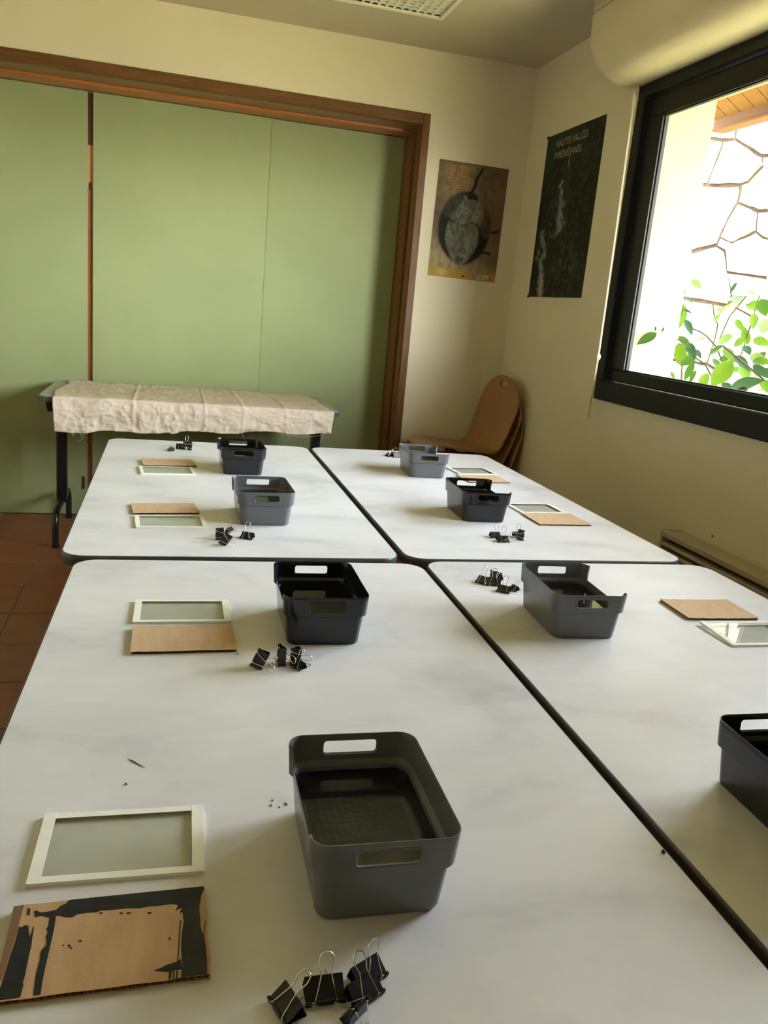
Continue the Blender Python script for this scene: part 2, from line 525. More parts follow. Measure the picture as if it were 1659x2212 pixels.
k_ = MB().box(-.655, y_(YP) - .012, .16, -.648, y_(YP), .235); obj('latch', k_, M['blackmetal'], dr)

# ---- window (window_1): dark frame, sash, two panes
def ring(x0, x1, ya, yb, za, zb, w, wb_, wt, b=.004):
    m_ = MB()
    m_.bbox(x0, ya, za, x1, yb, za + wb_, b); m_.bbox(x0, ya, zb - wt, x1, yb, zb, b)
    m_.bbox(x0, ya, za + wb_, x1, ya + w, zb - wt, b); m_.bbox(x0, yb - w, za + wb_, x1, yb, zb - wt, b)
    return m_
def window(name, label, oy0, oy1, mul):
    wi = bpy.data.objects.new(name, None); COL.objects.link(wi); wi.location = (XW, 0, 0)
    wi['kind'] = 'structure'; wi['label'] = label
    oz0, oz1 = 1.023, 2.351
    obj('window_frame', ring(-.022, .045, oy0, oy1, oz0, oz1, .058, .088, .052), M['frame'], wi)
    sy0, sy1, sz0, sz1 = oy0 + .058, oy1 - .058, oz0 + .088, oz1 - .052
    for (ya, yb) in ((sy0, mul - .03), (mul + .03, sy1)):
        s_ = obj('sash', ring(.004, .036, ya + .003, yb - .003, sz0 + .003, sz1 - .003, .118, .052, .082), M['frame'], wi)
        g_ = (ya + .121, yb - .121, sz0 + .055, sz1 - .085)
        obj('gasket', ring(.016, .033, g_[0], g_[1], g_[2], g_[3], .007, .005, .005, .001), M['gasket'], s_)
        obj('pane', MB().box(.026, g_[0] + .003, g_[2] + .002, .030, g_[1] - .003, g_[3] - .002), M['pane'], s_)
    obj('mullion', MB().bbox(-.02, mul - .03, sz0, .040, mul + .03, sz1, .003), M['frame'], wi)
    for (y, z) in ((oy1 - .097, 2.02), (oy1 - .097, 1.28), (oy1 - .517, 2.285), (oy1 - .817, 2.285)):
        s_ = MB().tube([(-.001, 0, 0), (.006, 0, 0)], .005, 8); s_.xform(Matrix.Translation((0, y, z))); obj('screw_cap', s_, M['gasket'], wi)
window('window_1', 'wide window with a thick almost black frame under the blind case', -.54, 1.877, .474)

# ---- outside: ground, stone wall, eave
structure('ground', MB().box(XO, -9, -.35, 16, 14, -.25), M['ground'], label='sunlit pale gravel outside the window')
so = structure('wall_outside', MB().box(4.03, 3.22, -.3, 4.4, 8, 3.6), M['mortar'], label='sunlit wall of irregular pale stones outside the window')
TRACED = [
 [(1490, 200), (1590, 200), (1583, 298), (1558, 300), (1519, 296), (1484, 294)], [(1592, 200), (1690, 200), (1690, 331), (1642, 334), (1618, 319), (1585, 298)],
 [(1482, 296), (1519, 299), (1556, 304), (1553, 315), (1533, 369), (1522, 396), (1503, 394), (1475, 392)],
 [(1560, 304), (1583, 302), (1618, 325), (1640, 338), (1644, 356), (1626, 374), (1610, 392), (1594, 397), (1526, 397), (1536, 369), (1557, 316)],
 [(1645, 338), (1690, 334), (1690, 455), (1659, 454), (1633, 453), (1607, 443), (1591, 436), (1598, 410), (1598, 400), (1613, 394), (1629, 376), (1647, 358)],
 [(1470, 396), (1517, 401), (1592, 401), (1593, 410), (1587, 437), (1567, 472), (1549, 511), (1543, 527), (1484, 543), (1455, 543)],
 [(1590, 440), (1607, 446), (1631, 458), (1627, 498), (1604, 511), (1576, 524), (1552, 512), (1569, 474)], [(1634, 458), (1690, 458), (1690, 523), (1659, 517), (1644, 511), (1630, 499)],
 [(1546, 529), (1552, 515), (1576, 527), (1604, 514), (1629, 502), (1643, 514), (1690, 528), (1690, 605), (1644, 597), (1567, 586), (1563, 539)],
 [(1452, 547), (1484, 547), (1543, 531), (1559, 541), (1563, 568), (1571, 610), (1575, 637), (1567, 657), (1531, 651), (1486, 644), (1440, 638)],
 [(1567, 590), (1644, 600), (1690, 608), (1690, 700), (1640, 690), (1580, 660), (1578, 638), (1573, 610)],
 [(1438, 641), (1486, 648), (1531, 654), (1535, 661), (1536, 677), (1545, 699), (1543, 713), (1530, 760), (1522, 785), (1486, 780), (1425, 774)],
 [(1538, 657), (1567, 660), (1578, 663), (1640, 693), (1690, 703), (1690, 800), (1600, 795), (1542, 796), (1525, 786), (1532, 762), (1546, 714), (1548, 700), (1540, 678)],
 [(1422, 777), (1486, 783), (1522, 788), (1540, 799), (1545, 890), (1410, 890)], [(1543, 799), (1600, 798), (1690, 803), (1690, 890), (1548, 890)],
]
seeds = []
rs = random.Random(3)
for i in range(12):
    for j in range(9):
        y = 3.0 + i * .47 + (j % 2) * .2 + rs.uniform(-.13, .13); z = -.2 + j * .46 + rs.uniform(-.12, .12)
        seeds.append((y, z))
_RT = _RM.transposed()
def to_px(p):
    v = _RT @ (Vector(p) - CAM_LOC); return 829.5 + FPX * v.x / -v.z, 1106 - FPX * v.y / -v.z
def in_trace(y, z):
    px, py = to_px((4.0, y, z)); return 1415 < px < 1695 and 195 < py < 895
def add_stone(q):
    if sum(q[i][0] * q[(i + 1) % len(q)][1] - q[(i + 1) % len(q)][0] * q[i][1] for i in range(len(q))) < 0: q = q[::-1]
    cx = sum(a for a, b in q) / len(q); cz = sum(b for a, b in q) / len(q)
    m_ = MB().prism([(a - cx, b - cz) for a, b in q], -.02, rs.uniform(.010, .018), .006)
    m_.xform(Matrix(((0, 0, -1, 4.03), (1, 0, 0, cx), (0, 1, 0, cz), (0, 0, 0, 1))))
    m_.f = [f[::-1] for f in m_.f]
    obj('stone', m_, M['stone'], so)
def rough(poly):
    q = []
    for k in range(len(poly)):
        a, b = poly[k], poly[(k + 1) % len(poly)]
        q.append((a[0], a[1]))
        if math.hypot(b[0] - a[0], b[1] - a[1]) > .12:
            for tt in (.35, .7):
                q.append((a[0] + (b[0] - a[0]) * tt + rs.uniform(-.007, .007), a[1] + (b[1] - a[1]) * tt + rs.uniform(-.007, .007)))
    return q
for t in TRACED:
    w3 = [ux(px, py, 4.005) for px, py in t]
    my, mz = sum(p.y for p in w3) / len(w3), sum(p.z for p in w3) / len(w3)
    add_stone(rough([(my + (p.y - my) * .972, mz + (p.z - mz) * .980) for p in w3]))
def clip_poly(poly, n, c):
    out = []
    for i in range(len(poly)):
        a, b = poly[i], poly[(i + 1) % len(poly)]
        da = a[0] * n[0] + a[1] * n[1] - c; db = b[0] * n[0] + b[1] * n[1] - c
        if da <= 0: out.append(a)
        if da * db < 0:
            t = da / (da - db); out.append((a[0] + (b[0] - a[0]) * t, a[1] + (b[1] - a[1]) * t))
    return out
for i, s in enumerate(seeds):
    if not (3.05 < s[0] < 7.2): continue
    poly = [(3.22, -.3), (7.6, -.3), (7.6, 3.6), (3.22, 3.6)]
    for j, t in enumerate(seeds):
        if i == j: continue
        dx, dz = t[0] - s[0], t[1] - s[1]; L = math.hypot(dx, dz)
        if L > 1.6: continue
        n = (dx / L, dz / L); c = (s[0] + t[0]) / 2 * n[0] + (s[1] + t[1]) / 2 * n[1] - .012
        poly = clip_poly(poly, n, c)
        if len(poly) < 3: break
    if len(poly) < 3: continue
    if any(in_trace(*q) for q in poly) or in_trace(*s): continue
    add_stone(rough(poly))
# eave: boards running down the roof slope to a beam
ev = bpy.data.objects.new('roof_eave', None); COL.objects.link(ev); ev.location = (XO, 0, 2.7)
ev['kind'] = 'structure'; ev['label'] = 'wooden roof eave with orange brown boards and a beam above the window'
FX, FZ, EY1 = 2.80, 2.552, 2.915
slope = .60
bw = .118
y = EY1
nb = 0
while y > -3.2:
    v = []
    for (x, ) in ((XO - .02,), (FX + .05,)):
        z = FZ + (FX - x) * slope
        for yy in (y - bw + .006, y):
            v += [(x - XO, yy, z - 2.7), (x - XO, yy, z - 2.7 + .018)]
    m_ = MB().add(v, [(0, 2, 6, 4), (1, 5, 7, 3), (0, 4, 5, 1), (2, 3, 7, 6), (4, 6, 7, 5), (0, 1, 3, 2)])
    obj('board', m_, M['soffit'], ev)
    y -= bw; nb += 1
m_ = MB()
v = [(x - XO, yy, FZ + (FX - x) * slope - 2.7 + dz) for x in (XO - .6, FX + .06) for yy in (-3.2, EY1 + .02) for dz in (.02, .07)]
m_.add(v, [(0, 2, 6, 4), (1, 5, 7, 3), (0, 4, 5, 1), (2, 3, 7, 6), (4, 6, 7, 5), (0, 1, 3, 2)])
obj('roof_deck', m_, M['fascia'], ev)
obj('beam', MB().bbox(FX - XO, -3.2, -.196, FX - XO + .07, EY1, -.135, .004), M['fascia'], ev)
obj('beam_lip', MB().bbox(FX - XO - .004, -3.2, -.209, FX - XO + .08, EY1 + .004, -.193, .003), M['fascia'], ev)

# ------------------------------------------------------------------ louvre ceiling light
cl = thing('ceiling_light', 'switched-off recessed ceiling light with a white square louvre grid', 'ceiling light', ((LX0 + LX1) / 2, (LY0 + LY1) / 2, ZC))
hx, hy = (LX1 - LX0) / 2, (LY1 - LY0) / 2
hs = MB(); t = .004
hs.box(-hx, -hy, .105, hx, hy, .11); hs.box(-hx, -hy, .0, -hx + t, hy, .105); hs.box(hx - t, -hy, 0, hx, hy, .105)
hs.box(-hx + t, -hy, 0, hx - t, -hy + t, .105); hs.box(-hx + t, hy - t, 0, hx - t, hy, .105)
obj('housing', hs, M['housing'], cl)
fr = MB(); w = .016
fr.bbox(-hx - .006, -hy - .006, -.006, hx + .006, -hy + w, .004, .0015); fr.bbox(-hx - .006, hy - w, -.006, hx + .006, hy + .006, .004, .0015)
fr.bbox(-hx - .006, -hy + w, -.006, -hx + w, hy - w, .004, .0015); fr.bbox(hx - w, -hy + w, -.006, hx + .006, hy - w, .004, .0015)
obj('trim_frame', fr, M['louvre'], cl)
pit = .0375
def blade(L):
    """louvre blade: wedge section, wide at the bottom"""
    v = [(-L / 2, -.0055, 0), (-L / 2, .0055, 0), (-L / 2, .0015, .026), (-L / 2, -.0015, .026), (L / 2, -.0055, 0), (L / 2, .0055, 0), (L / 2, .0015, .026), (L / 2, -.0015, .026)]
    return MB().add(v, [(0, 1, 5, 4), (1, 2, 6, 5), (2, 3, 7, 6), (3, 0, 4, 7), (0, 3, 2, 1), (4, 5, 6, 7)])
ma = blade(2 * hx - 2 * w).mesh('louvre_blade'); ma.materials.append(M['louvre'])
mb_ = blade(2 * hy - 2 * w).mesh('louvre_blade'); mb_.materials.append(M['louvre'])
n = int((2 * hy - 2 * w) / pit)
for i in range(1, n):
    o = link('louvre_blade', ma, None, cl); o.location = (0, hy - w - i * (2 * hy - 2 * w) / n, -.001)
n = int((2 * hx - 2 * w) / pit)
for i in range(1, n):
    o = link('louvre_blade', mb_, None, cl); o.location = (-hx + w + i * (2 * hx - 2 * w) / n, 0, -.0006); o.rotation_euler = (0, 0, PI / 2)
for x in (-.15, .15):
    obj('lamp_tube', MB().tube([(x, -hy + .03, .07), (x, hy - .03, .07)], .013, 10), M['tube'], cl, 40)

# ------------------------------------------------------------------ blind cassette and crank rod
BY = 1.985
bl = thing('roller_blind_case', 'cream blind case with a rounded underside above the window', 'blind', (XW, BY, ZC))
prof = [(0, -.345), (-.05, -.352), (-.10, -.350), (-.145, -.338), (-.182, -.312), (-.207, -.275), (-.220, -.23), (-.226, -.17), (-.228, -.10), (-.228, -.075), (-.222, -.074), (-.222, -.068), (-.228, -.067), (-.228, -.045), (-.222, -.044), (-.222, -.038), (-.228, -.037), (-.228, -.004), (0, -.004)]
m_ = MB(); secs = []
RB = .085
for d in [0, .002, .006, .012, .02, .03, .042, .055, .07, RB, 2.68]:
    k = RB - math.sqrt(max(0, RB * RB - (RB - min(d, RB)) ** 2))
    row = []
    for (x, z) in prof:
        zz = -.10 + (z + .10) * (.252 - k) / .252 if z < -.10 else z
        xx = x if z > -.09 else max(x, -.228)
        row.append((xx, -d, zz))
    secs.append(row)
nP = len(prof)
v = [p for r_ in secs for p in r_]; f = []
for i in range(len(secs) - 1):
    for k in range(nP - 1):
        f.append((i * nP + k, i * nP + k + 1, (i + 1) * nP + k + 1, (i + 1) * nP + k))
f.append(tuple(range(nP))[::-1])
m_.add(v, f)
obj('case', m_, M['blind'], bl, 50)
rp = thing('blind_crank_rod', 'thin cream crank rod hanging beside the window frame', 'rod', (XW - .055, 1.85, 2.36))
obj('eyelet', MB().tube([(.004 + .0, .013 * math.cos(a), -.018 + .018 * math.sin(a)) for a in [2 * PI * i / 14 for i in range(14)]], .004, 6, closed=True), M['rod'], rp, 60)
obj('collar', MB().tube([(0, 0, .012), (0, 0, -.006)], .014, 10), M['rod'], rp, 40)
obj('hook', MB().tube([(0, 0, -.03), (.002, -.003, -.05), (0, -.004, -.075), (0, -.004, -.11)], [.006, .009, .009, .0075], 8), M['rod'], rp, 60)
obj('shaft', MB().tube([(0, -.004, -.10), (.0, -.016, -.55), (0, -.026, -1.135)], .0055, 8), M['rod'], rp, 60)
obj('joint', MB().tube([(0, -.027, -1.13), (0, -.027, -1.138), (0, -.027, -1.152), (0, -.026, -1.16)], [.006, .0115, .0115, .006], 10), M['rod'], rp, 40)
obj('grip', MB().tube([(0, -.026, -1.155), (0, -.018, -1.30), (0, -.017, -1.315), (0, -.016, -1.32), (0, -.012, -1.425)], [.0052, .0056, .0068, .0056, .0068], 8), M['rod'], rp, 60)

# ------------------------------------------------------------------ radiator
ra = thing('convector_radiator', 'long low cream convector radiator with horizontal slats under the window', 'radiator', (XW, 1.075, 0))
L = 2.6
obj('body', MB().bbox(-.060, -L, .10, -.004, 0, .612, .003).bbox(-.09, -L, .10, -.06, 0, .455, .003), M['radiator'], ra)
obj('top_cover', MB().bbox(-.092, -L, .590, -.058, 0, .615, .005), M['radiator'], ra)
obj('end_cap', MB().bbox(-.0925, -.012, .10, -.002, .003, .616, .003), M['radiator'], ra)
sl = MB().bbox(-.034, -L + .012, -.008, .0, -.012, .006, .0025).mesh('slat'); sl.materials.append(M['radiator'])
obj('slot_back', MB().box(-.0625, -L + .01, .455, -.0595, -.01, .592), M['slot'], ra)
for i in range(4):
    o = link('slat', sl, None, ra); o.location = (-.058, 0, .5665 - i * .0283)
for y in (-.2, -1.3, -2.4):
    obj('foot', MB().bbox(-.06, y - .03, 0, -.02, y + .03, .105, .002), M['radiator'], ra)

# ------------------------------------------------------------------ posters
def value_noise(h, w, cells, seed):
    r_ = np.random.RandomState(seed); g = r_.rand(cells + 2, cells + 2)
    ys = np.linspace(0, cells, h); xs = np.linspace(0, cells, w)
    yi = ys.astype(int); xi = xs.astype(int); fy = (ys - yi)[:, None]; fx = (xs - xi)[None]
    fy = fy * fy * (3 - 2 * fy); fx = fx * fx * (3 - 2 * fx)
    a = g[np.ix_(yi, xi)]; b = g[np.ix_(yi, xi + 1)]; c = g[np.ix_(yi + 1, xi)]; d = g[np.ix_(yi + 1, xi + 1)]
    return a * (1 - fy) * (1 - fx) + b * (1 - fy) * fx + c * fy * (1 - fx) + d * fy * fx
def fbm(h, w, cells, seed, octs=4):
    o = np.zeros((h, w)); a = .5; t = 0
    for i in range(octs):
        o += a * value_noise(h, w, cells * 2 ** i, seed + i); t += a; a *= .55
    return o / t
def sheet(name, W, H, nx, nz, colour, parent, bow=.002):
    """paper sheet in local x (width) and z (height, 0 at top), facing -y, printed by vertex colour"""
    xs = np.linspace(0, W, nx); zs = np.linspace(0, -H, nz)
    v = [(x, -bow * math.sin(PI * x / W) * (.4 + .6 * (-z / H)) - .0012, z) for z in zs for x in xs]
    f = [(j * nx + i, (j + 1) * nx + i, (j + 1) * nx + i + 1, j * nx + i + 1) for j in range(nz - 1) for i in range(nx - 1)]
    me = bpy.data.meshes.new(name); me.from_pydata(v, [], f)
    ca = me.color_attributes.new('Col', 'FLOAT_COLOR', 'POINT')
    c = np.ones((nz, nx, 4), np.float32); c[..., :3] = colour
    ca.data.foreach_set('color', c.ravel())
    me.materials.append(M['poster']); me.shade_smooth()
    return link(name, me, None, parent)
def mixc(c, m_, col): return c * (1 - m_[..., None]) + np.array(col) * m_[..., None]
def sstep(a, b, x):
    t = np.clip((x - a) / (b - a), 0, 1); return t * t * (3 - 2 * t)

# owl in a rock hollow
pw, ph = .412, .620
nx, nz = 150, 226
V, U = np.meshgrid(np.linspace(0, 1, nz), np.linspace(0, 1, nx), indexing='ij')
n1 = fbm(nz, nx, 5, 1); n2 = np.clip((fbm(nz, nx, 20, 9, 5) - .5) * 2.4 + .5, 0, 1); n3 = value_noise(nz, nx, 46, 21)
c = np.zeros((nz, nx, 3)) + np.array([.155, .105, .062])
c *= (.55 + .9 * n1 * .6 + .7 * n2 * .5)[..., None]
c = mixc(c, sstep(.45, .05, np.hypot((U - .30) * 1.1, (V - .13) * 1.5)) * .55 * (.4 + n2), (.36, .24, .085))
c = mixc(c, sstep(.72, .92, V + .25 * (.5 - U) + .1 * (n1 - .5)) * .8 * (.5 + .5 * n2), (.42, .34, .17))
# crack above the hollow, side crack
cr = np.abs(U - (.60 - .14 * (V - .06) / .25 + .01 * np.sin(V * 40))); c = mixc(c, sstep(.035, .006, cr - .03 * (V - .05)) * (V < .33) * (V > .03), (.012, .012, .008))
cr = np.abs(V - (.565 - .05 * (U - .6) + .008 * np.sin(U * 30))); c = mixc(c, sstep(.02, .004, cr) * (U > .62) * (U < .96), (.02, .014, .008))
cr = np.abs(V - (.72 + .10 * (U - .55))); c = mixc(c, sstep(.02, .004, cr) * (U > .60) * (U < .88), (.03, .02, .012))
# hollow
hol = sstep(1.06, .94, np.hypot((U - .46 - .02 * (n1 - .5)) / .385, (V - .555) / .315 * (1 + .25 * (V < .5) * (U > .6))) + .12 * (n1 - .5))
c = mixc(c, hol, (.016, .019, .012))
moss = sstep(1.0, .7, np.hypot((U - .24) / .20, (V - .36) / .14)) * hol; c = mixc(c, moss * .85 * (.5 + n2 * .7), (.065, .062, .036))
ris = sstep(1.0, .75, np.hypot((U - .78) / .12, (V - .47) / .17)) * hol; c = mixc(c, ris * .8 * (.5 + n2 * .7), (.10, .068, .042))
# owl body, head, ear tufts
body = sstep(1.05, .92, np.hypot((U - .435) / (.245 - .07 * sstep(.65, .95, V)), (V - .63) / .255))
head = sstep(1.05, .92, np.hypot((U - .515) / .205, (V - .435) / .135))
tl = sstep(.03, .0, np.abs(U - (.425 - .10 * (.36 - V))) - .035 * sstep(.24, .36, V)) * (V > .27) * (V < .42)
tr_ = sstep(.03, .0, np.abs(U - (.655 + .10 * (.36 - V))) - .035 * sstep(.27, .38, V)) * (V > .29) * (V < .44)
feather = .5 + .5 * np.sin(U * 95 + 9 * n1) * np.sin(V * 60 + U * 20)
fc = np.array([.135, .125, .088]) * (.5 + .75 * n2 + .28 * feather)[..., None]
own = np.clip(np.maximum(np.maximum(body, head), np.maximum(tl, tr_)), 0, 1)
c = c * (1 - own[..., None]) + fc * own[..., None]
c = mixc(c, sstep(.018, .004, np.abs(U - .43 - .10 * np.abs(np.sin((V - .55) * 9)))) * body * (V > .55) * .45, (.30, .28, .21))
c = mixc(c, sstep(.02, .0, np.abs(V - .52 - .02 * np.sin(U * 20))) * (n3 > .55) * body * .9, (.012, .012, .01))
for (ex, ey) in ((.46, .405), (.615, .425)):
    d = np.hypot((U - ex) * .665, V - ey)
    c = mixc(c, sstep(.068, .02, d) * .55, (.20, .185, .13))
    c = mixc(c, sstep(.020, .014, d), (.30, .27, .16)); c = mixc(c, sstep(.011, .007, d), (.008, .008, .008))
c = mixc(c, sstep(.03, .0, np.hypot((U - .53) * 1.5, (V - .455) * .8)) * .8, (.03, .028, .02))
c = mixc(c, sstep(.075, .03, np.abs(U - .44)) * sstep(.03, .012, np.abs(V - .83)) * sstep(.3, .6, n3) * .8, (.02, .017, .012))
# yellow footer band with small logos
yb = sstep(.930, .936, V + .018 * sstep(.55, .0, U)); c = mixc(c, yb, (.40, .245, .045))
c = mixc(c, sstep(.07, .0, np.hypot((U - .2) * .5, V - .955)) * yb * .6, (.62, .46, .16))
for (u0, u1, col_) in ((.635, .70, (.20, .24, .28)), (.715, .765, (.55, .50, .42)), (.795, .885, (.50, .48, .44)), (.91, .945, (.50, .10, .05))):
    c = mixc(c, ((U > u0) & (U < u1) & (V > .949) & (V < .985)).astype(float), col_)
c = mixc(c, ((U > .728) & (U < .748) & (V > .953) & (V < .972)).astype(float), (.05, .05, .10))
c = mixc(c, ((U > .815) & (U < .865) & (V > .962) & (V < .978)).astype(float), (.18, .28, .30))
c = mixc(c, sstep(.012, .006, np.hypot((U - .515) * .665, V - .972)), (.03, .02, .01))
ow = thing('owl_poster', 'owl poster with a yellow bottom band on the wall by the partition', 'poster', (1.232, YW - .001, 2.168))
ow.rotation_euler = (0, R(.6), 0)
sheet('print', pw, ph, nx, nz, np.clip(c, 0, 1), ow)
rl = random.Random(5)
wr_ = MB()                                             # faint yellow handwriting, unreadable in the photo
for row in range(8):
    z = -.030 - row * .0155; x = .060 + rl.uniform(0, .012); x1 = x + .125 * rl.uniform(.6, 1)
    while x < x1:
        for k in range(rl.randint(3, 7)):
            hh = rl.choice((.0035, .004, .005, .009)); dx = rl.uniform(-.001, .0015)
            wr_.add([(x, -.0036, z), (x + .0011, -.0036, z), (x + .0011 + dx, -.0036, z + hh), (x + dx, -.0036, z + hh)], [(0, 1, 2, 3)]); x += rl.uniform(.0018, .0028)
        x += rl.uniform(.003, .006)
obj('handwriting', wr_, M['yellow'], ow)['kind'] = 'stuff'
for (x, z) in ((.006, -.006), (pw - .006, -.006)):
    obj('push_pin', MB().tube([(x, 0, z), (x, -.006, z)], .0045, 8), M['redsteel'], ow, 40)

# waterfall poster on the window wall
pw, ph = .628, .826
nx, nz = 150, 200
V, U = np.meshgrid(np.linspace(0, 1, nz), np.linspace(0, 1, nx), indexing='ij')
n1 = np.clip((fbm(nz, nx, 6, 31, 6) - .5) * 1.3 + .5, 0, 1); n2 = np.clip((fbm(nz, nx, 40, 39, 3) - .5) * 2.0 + .5, 0, 1); n3 = fbm(nz, nx, 9, 51)
c = np.zeros((nz, nx, 3)) + np.array([.016, .018, .010])
c = mixc(c, sstep(.5, .75, n1) * .7, (.030, .042, .022)); c = mixc(c, sstep(.55, .8, n2) * .5, (.055, .058, .035))
c = mixc(c, sstep(.05, .0, V) * .0 + sstep(.30, .02, np.hypot(U - .05, V - .12)) * .5, (.03, .06, .03))
c = mixc(c, sstep(.25, .0, np.hypot(U - .62, (V - .80) * .7)) * sstep(.4, .7, n2) * .5, (.10, .095, .06))
c = mixc(c, sstep(.3, .0, np.hypot(U - .35, (V - .52) * 1.2)) * sstep(.45, .7, n2) * .6, (.11, .105, .075))
wat = np.zeros_like(U)
def fall(pts, w):
    global wat
    for (a, b) in zip(pts[:-1], pts[1:]):
        t = np.clip((V - a[1]) / (b[1] - a[1]), 0, 1)
        ctr = a[0] + (b[0] - a[0]) * t + .012 * (n2 - .5) * 4; ww = a[2] + (b[2] - a[2]) * t
        wat = np.maximum(wat, sstep(ww * 1.25, ww * .45, np.abs(U - ctr)) * (V >= a[1] - .004) * (V <= b[1] + .004) * w)
fall([(.475, .150, .012), (.465, .19, .018), (.475, .225, .008)], .8)
fall([(.40, .30, .035), (.37, .335, .030)], .95)
fall([(.385, .335, .025), (.43, .42, .045), (.43, .52, .055), (.46, .60, .04)], .62)
fall([(.50, .55, .06), (.40, .62, .03)], .45)
fall([(.12, .58, .03), (.16, .66, .06), (.24, .71, .045), (.20, .76, .05)], .6)
fall([(.10, .70, .02), (.075, .76, .02)], .45)
fall([(.17, .76, .045), (.22, .88, .055), (.25, 1.0, .06)], .85)
wc = np.array([.25, .27, .255])[None, None] * (.7 + .6 * n2)[..., None]
warm = sstep(.86, .95, V)[..., None]
wc = wc * (1 - warm) + np.array([.36, .31, .20]) * warm
c = c * (1 - wat[..., None]) + wc * wat[..., None]
fp = thing('waterfall_poster', 'tall dark waterfall poster with pale lettering beside the window', 'poster', (XW - .001, 2.800, 2.302))
fp.rotation_euler = (R(0), 0, -PI / 2)
sheet('print', pw, ph, nx, nz, np.clip(c, 0, 1), fp, .003)
def text_mesh(body, size, m, parent, loc, name='lettering', sx=1.0):
    cu = bpy.data.curves.new(name, 'FONT'); cu.body = body; cu.size = size; cu.align_x = 'CENTER'; cu.extrude = .0003
    tmp = bpy.data.objects.new(name + '_curve', cu); COL.objects.link(tmp)
    dg = bpy.context.evaluated_depsgraph_get()
    me = bpy.data.meshes.new_from_object(tmp.evaluated_get(dg))
    bpy.data.objects.remove(tmp)
    me.materials.clear(); me.materials.append(m)
    o = link(name, me, None, parent); o.location = loc; o.rotation_euler = (PI / 2, 0, 0); o.scale = (sx, 1, 1)
    return o
text_mesh('HAUTES VALLÉES', .050, M['letter'], fp, (.30, -.0058, -.072), sx=.92)
text_mesh('PYRÉNÉENNES', .050, M['letter'], fp, (.27, -.0058, -.130), sx=.92)
for (x, z) in ((.002, -.002), (.002, -ph + .003)):
    obj('corner_clip', MB().bbox(x - .010, -.006, z - .007, x + .006, .0006, z + .006, .001), M['clip'], fp)

# ------------------------------------------------------------------ tables
TW, TL, TH, TT = .80, 1.556, .74, .028
top_me = None
def make_table(label, x, y, th, group):
    t = thing('folding_table', label, 'table', (x, y, 0), th, group)
    poly = rrect(TW / 2 - .0035, TL / 2 - .0035, .05, 7)
    c = [(px + TW / 2, py + TL / 2) for px, py in poly]
    obj('table_top', MB().prism(c, TH - .004, TH, .0004), M['lam'], t)
    # soft rounded edge band, hollow in the middle
    m_ = MB(); n_ = None; lv = [(.0, -.001), (-.0035, -.0012), (-.0005, -.0045), (0, -.014), (-.0012, -.024), (-.006, -.028)]
    rows = []
    for (off, dz) in [(-.0045, -.0006), (-.0022, -.0004), (-.0006, -.0022), (0, -.007), (0, -.019), (-.0012, -.0255), (-.005, -.028)]:
        pl = rrect(TW / 2 + off, TL / 2 + off, .0535 + off, 7); n_ = len(pl)
        rows.append([(px + TW / 2, py + TL / 2, TH + dz) for px, py in pl])
    v = [p for r_ in rows for p in r_]
    f = [(i * n_ + k, (i + 1) * n_ + k, (i + 1) * n_ + (k + 1) % n_, i * n_ + (k + 1) % n_) for i in range(len(rows) - 1) for k in range(n_)]
    f.append(tuple((len(rows) - 1) * n_ + k for k in range(n_ - 1, -1, -1)))
    f.append(tuple(range(n_)))
    m_.add(v, [q[::-1] for q in f[:-2]] + f[-2:])
    obj('edge_band', m_, M['edge'], t, 50)
    ap = MB(); z0, z1 = TH - .075, TH - .028
    ap.box(.09, .10, z0, TW - .09, .125, z1); ap.box(.09, TL - .125, z0, TW - .09, TL - .10, z1)
    ap.box(.09, .125, z0, .115, TL - .125, z1); ap.box(TW - .115, .125, z0, TW - .09, TL - .125, z1)
    obj('under_frame', ap, M['blackmetal'], t)
    for lx in (.115, TW - .115):
        for ly in (.14, TL - .14):
            obj('leg', MB().tube([(lx, ly, TH - .03), (lx, ly, .012), (lx, ly, 0)], [.02, .02, .017], 12), M['blackmetal'], t, 50)
    return t
TG = 'white topped folding tables pushed together'
make_table('white marbled table under the grey crate and painted cardboard', -.3965, .2644 - TL, -.0152, TG)
make_table('white marbled table at the window side under the amber reflecting glass plate', .4168 + .0, .2718 - TL, -.0136, TG)
make_table('white marbled table standing before the cloth covered table', -.4093, .2845, -.0004, TG)
make_table('white marbled table standing by the stacked wooden chairs', .4050, .2848, -.0011, TG)

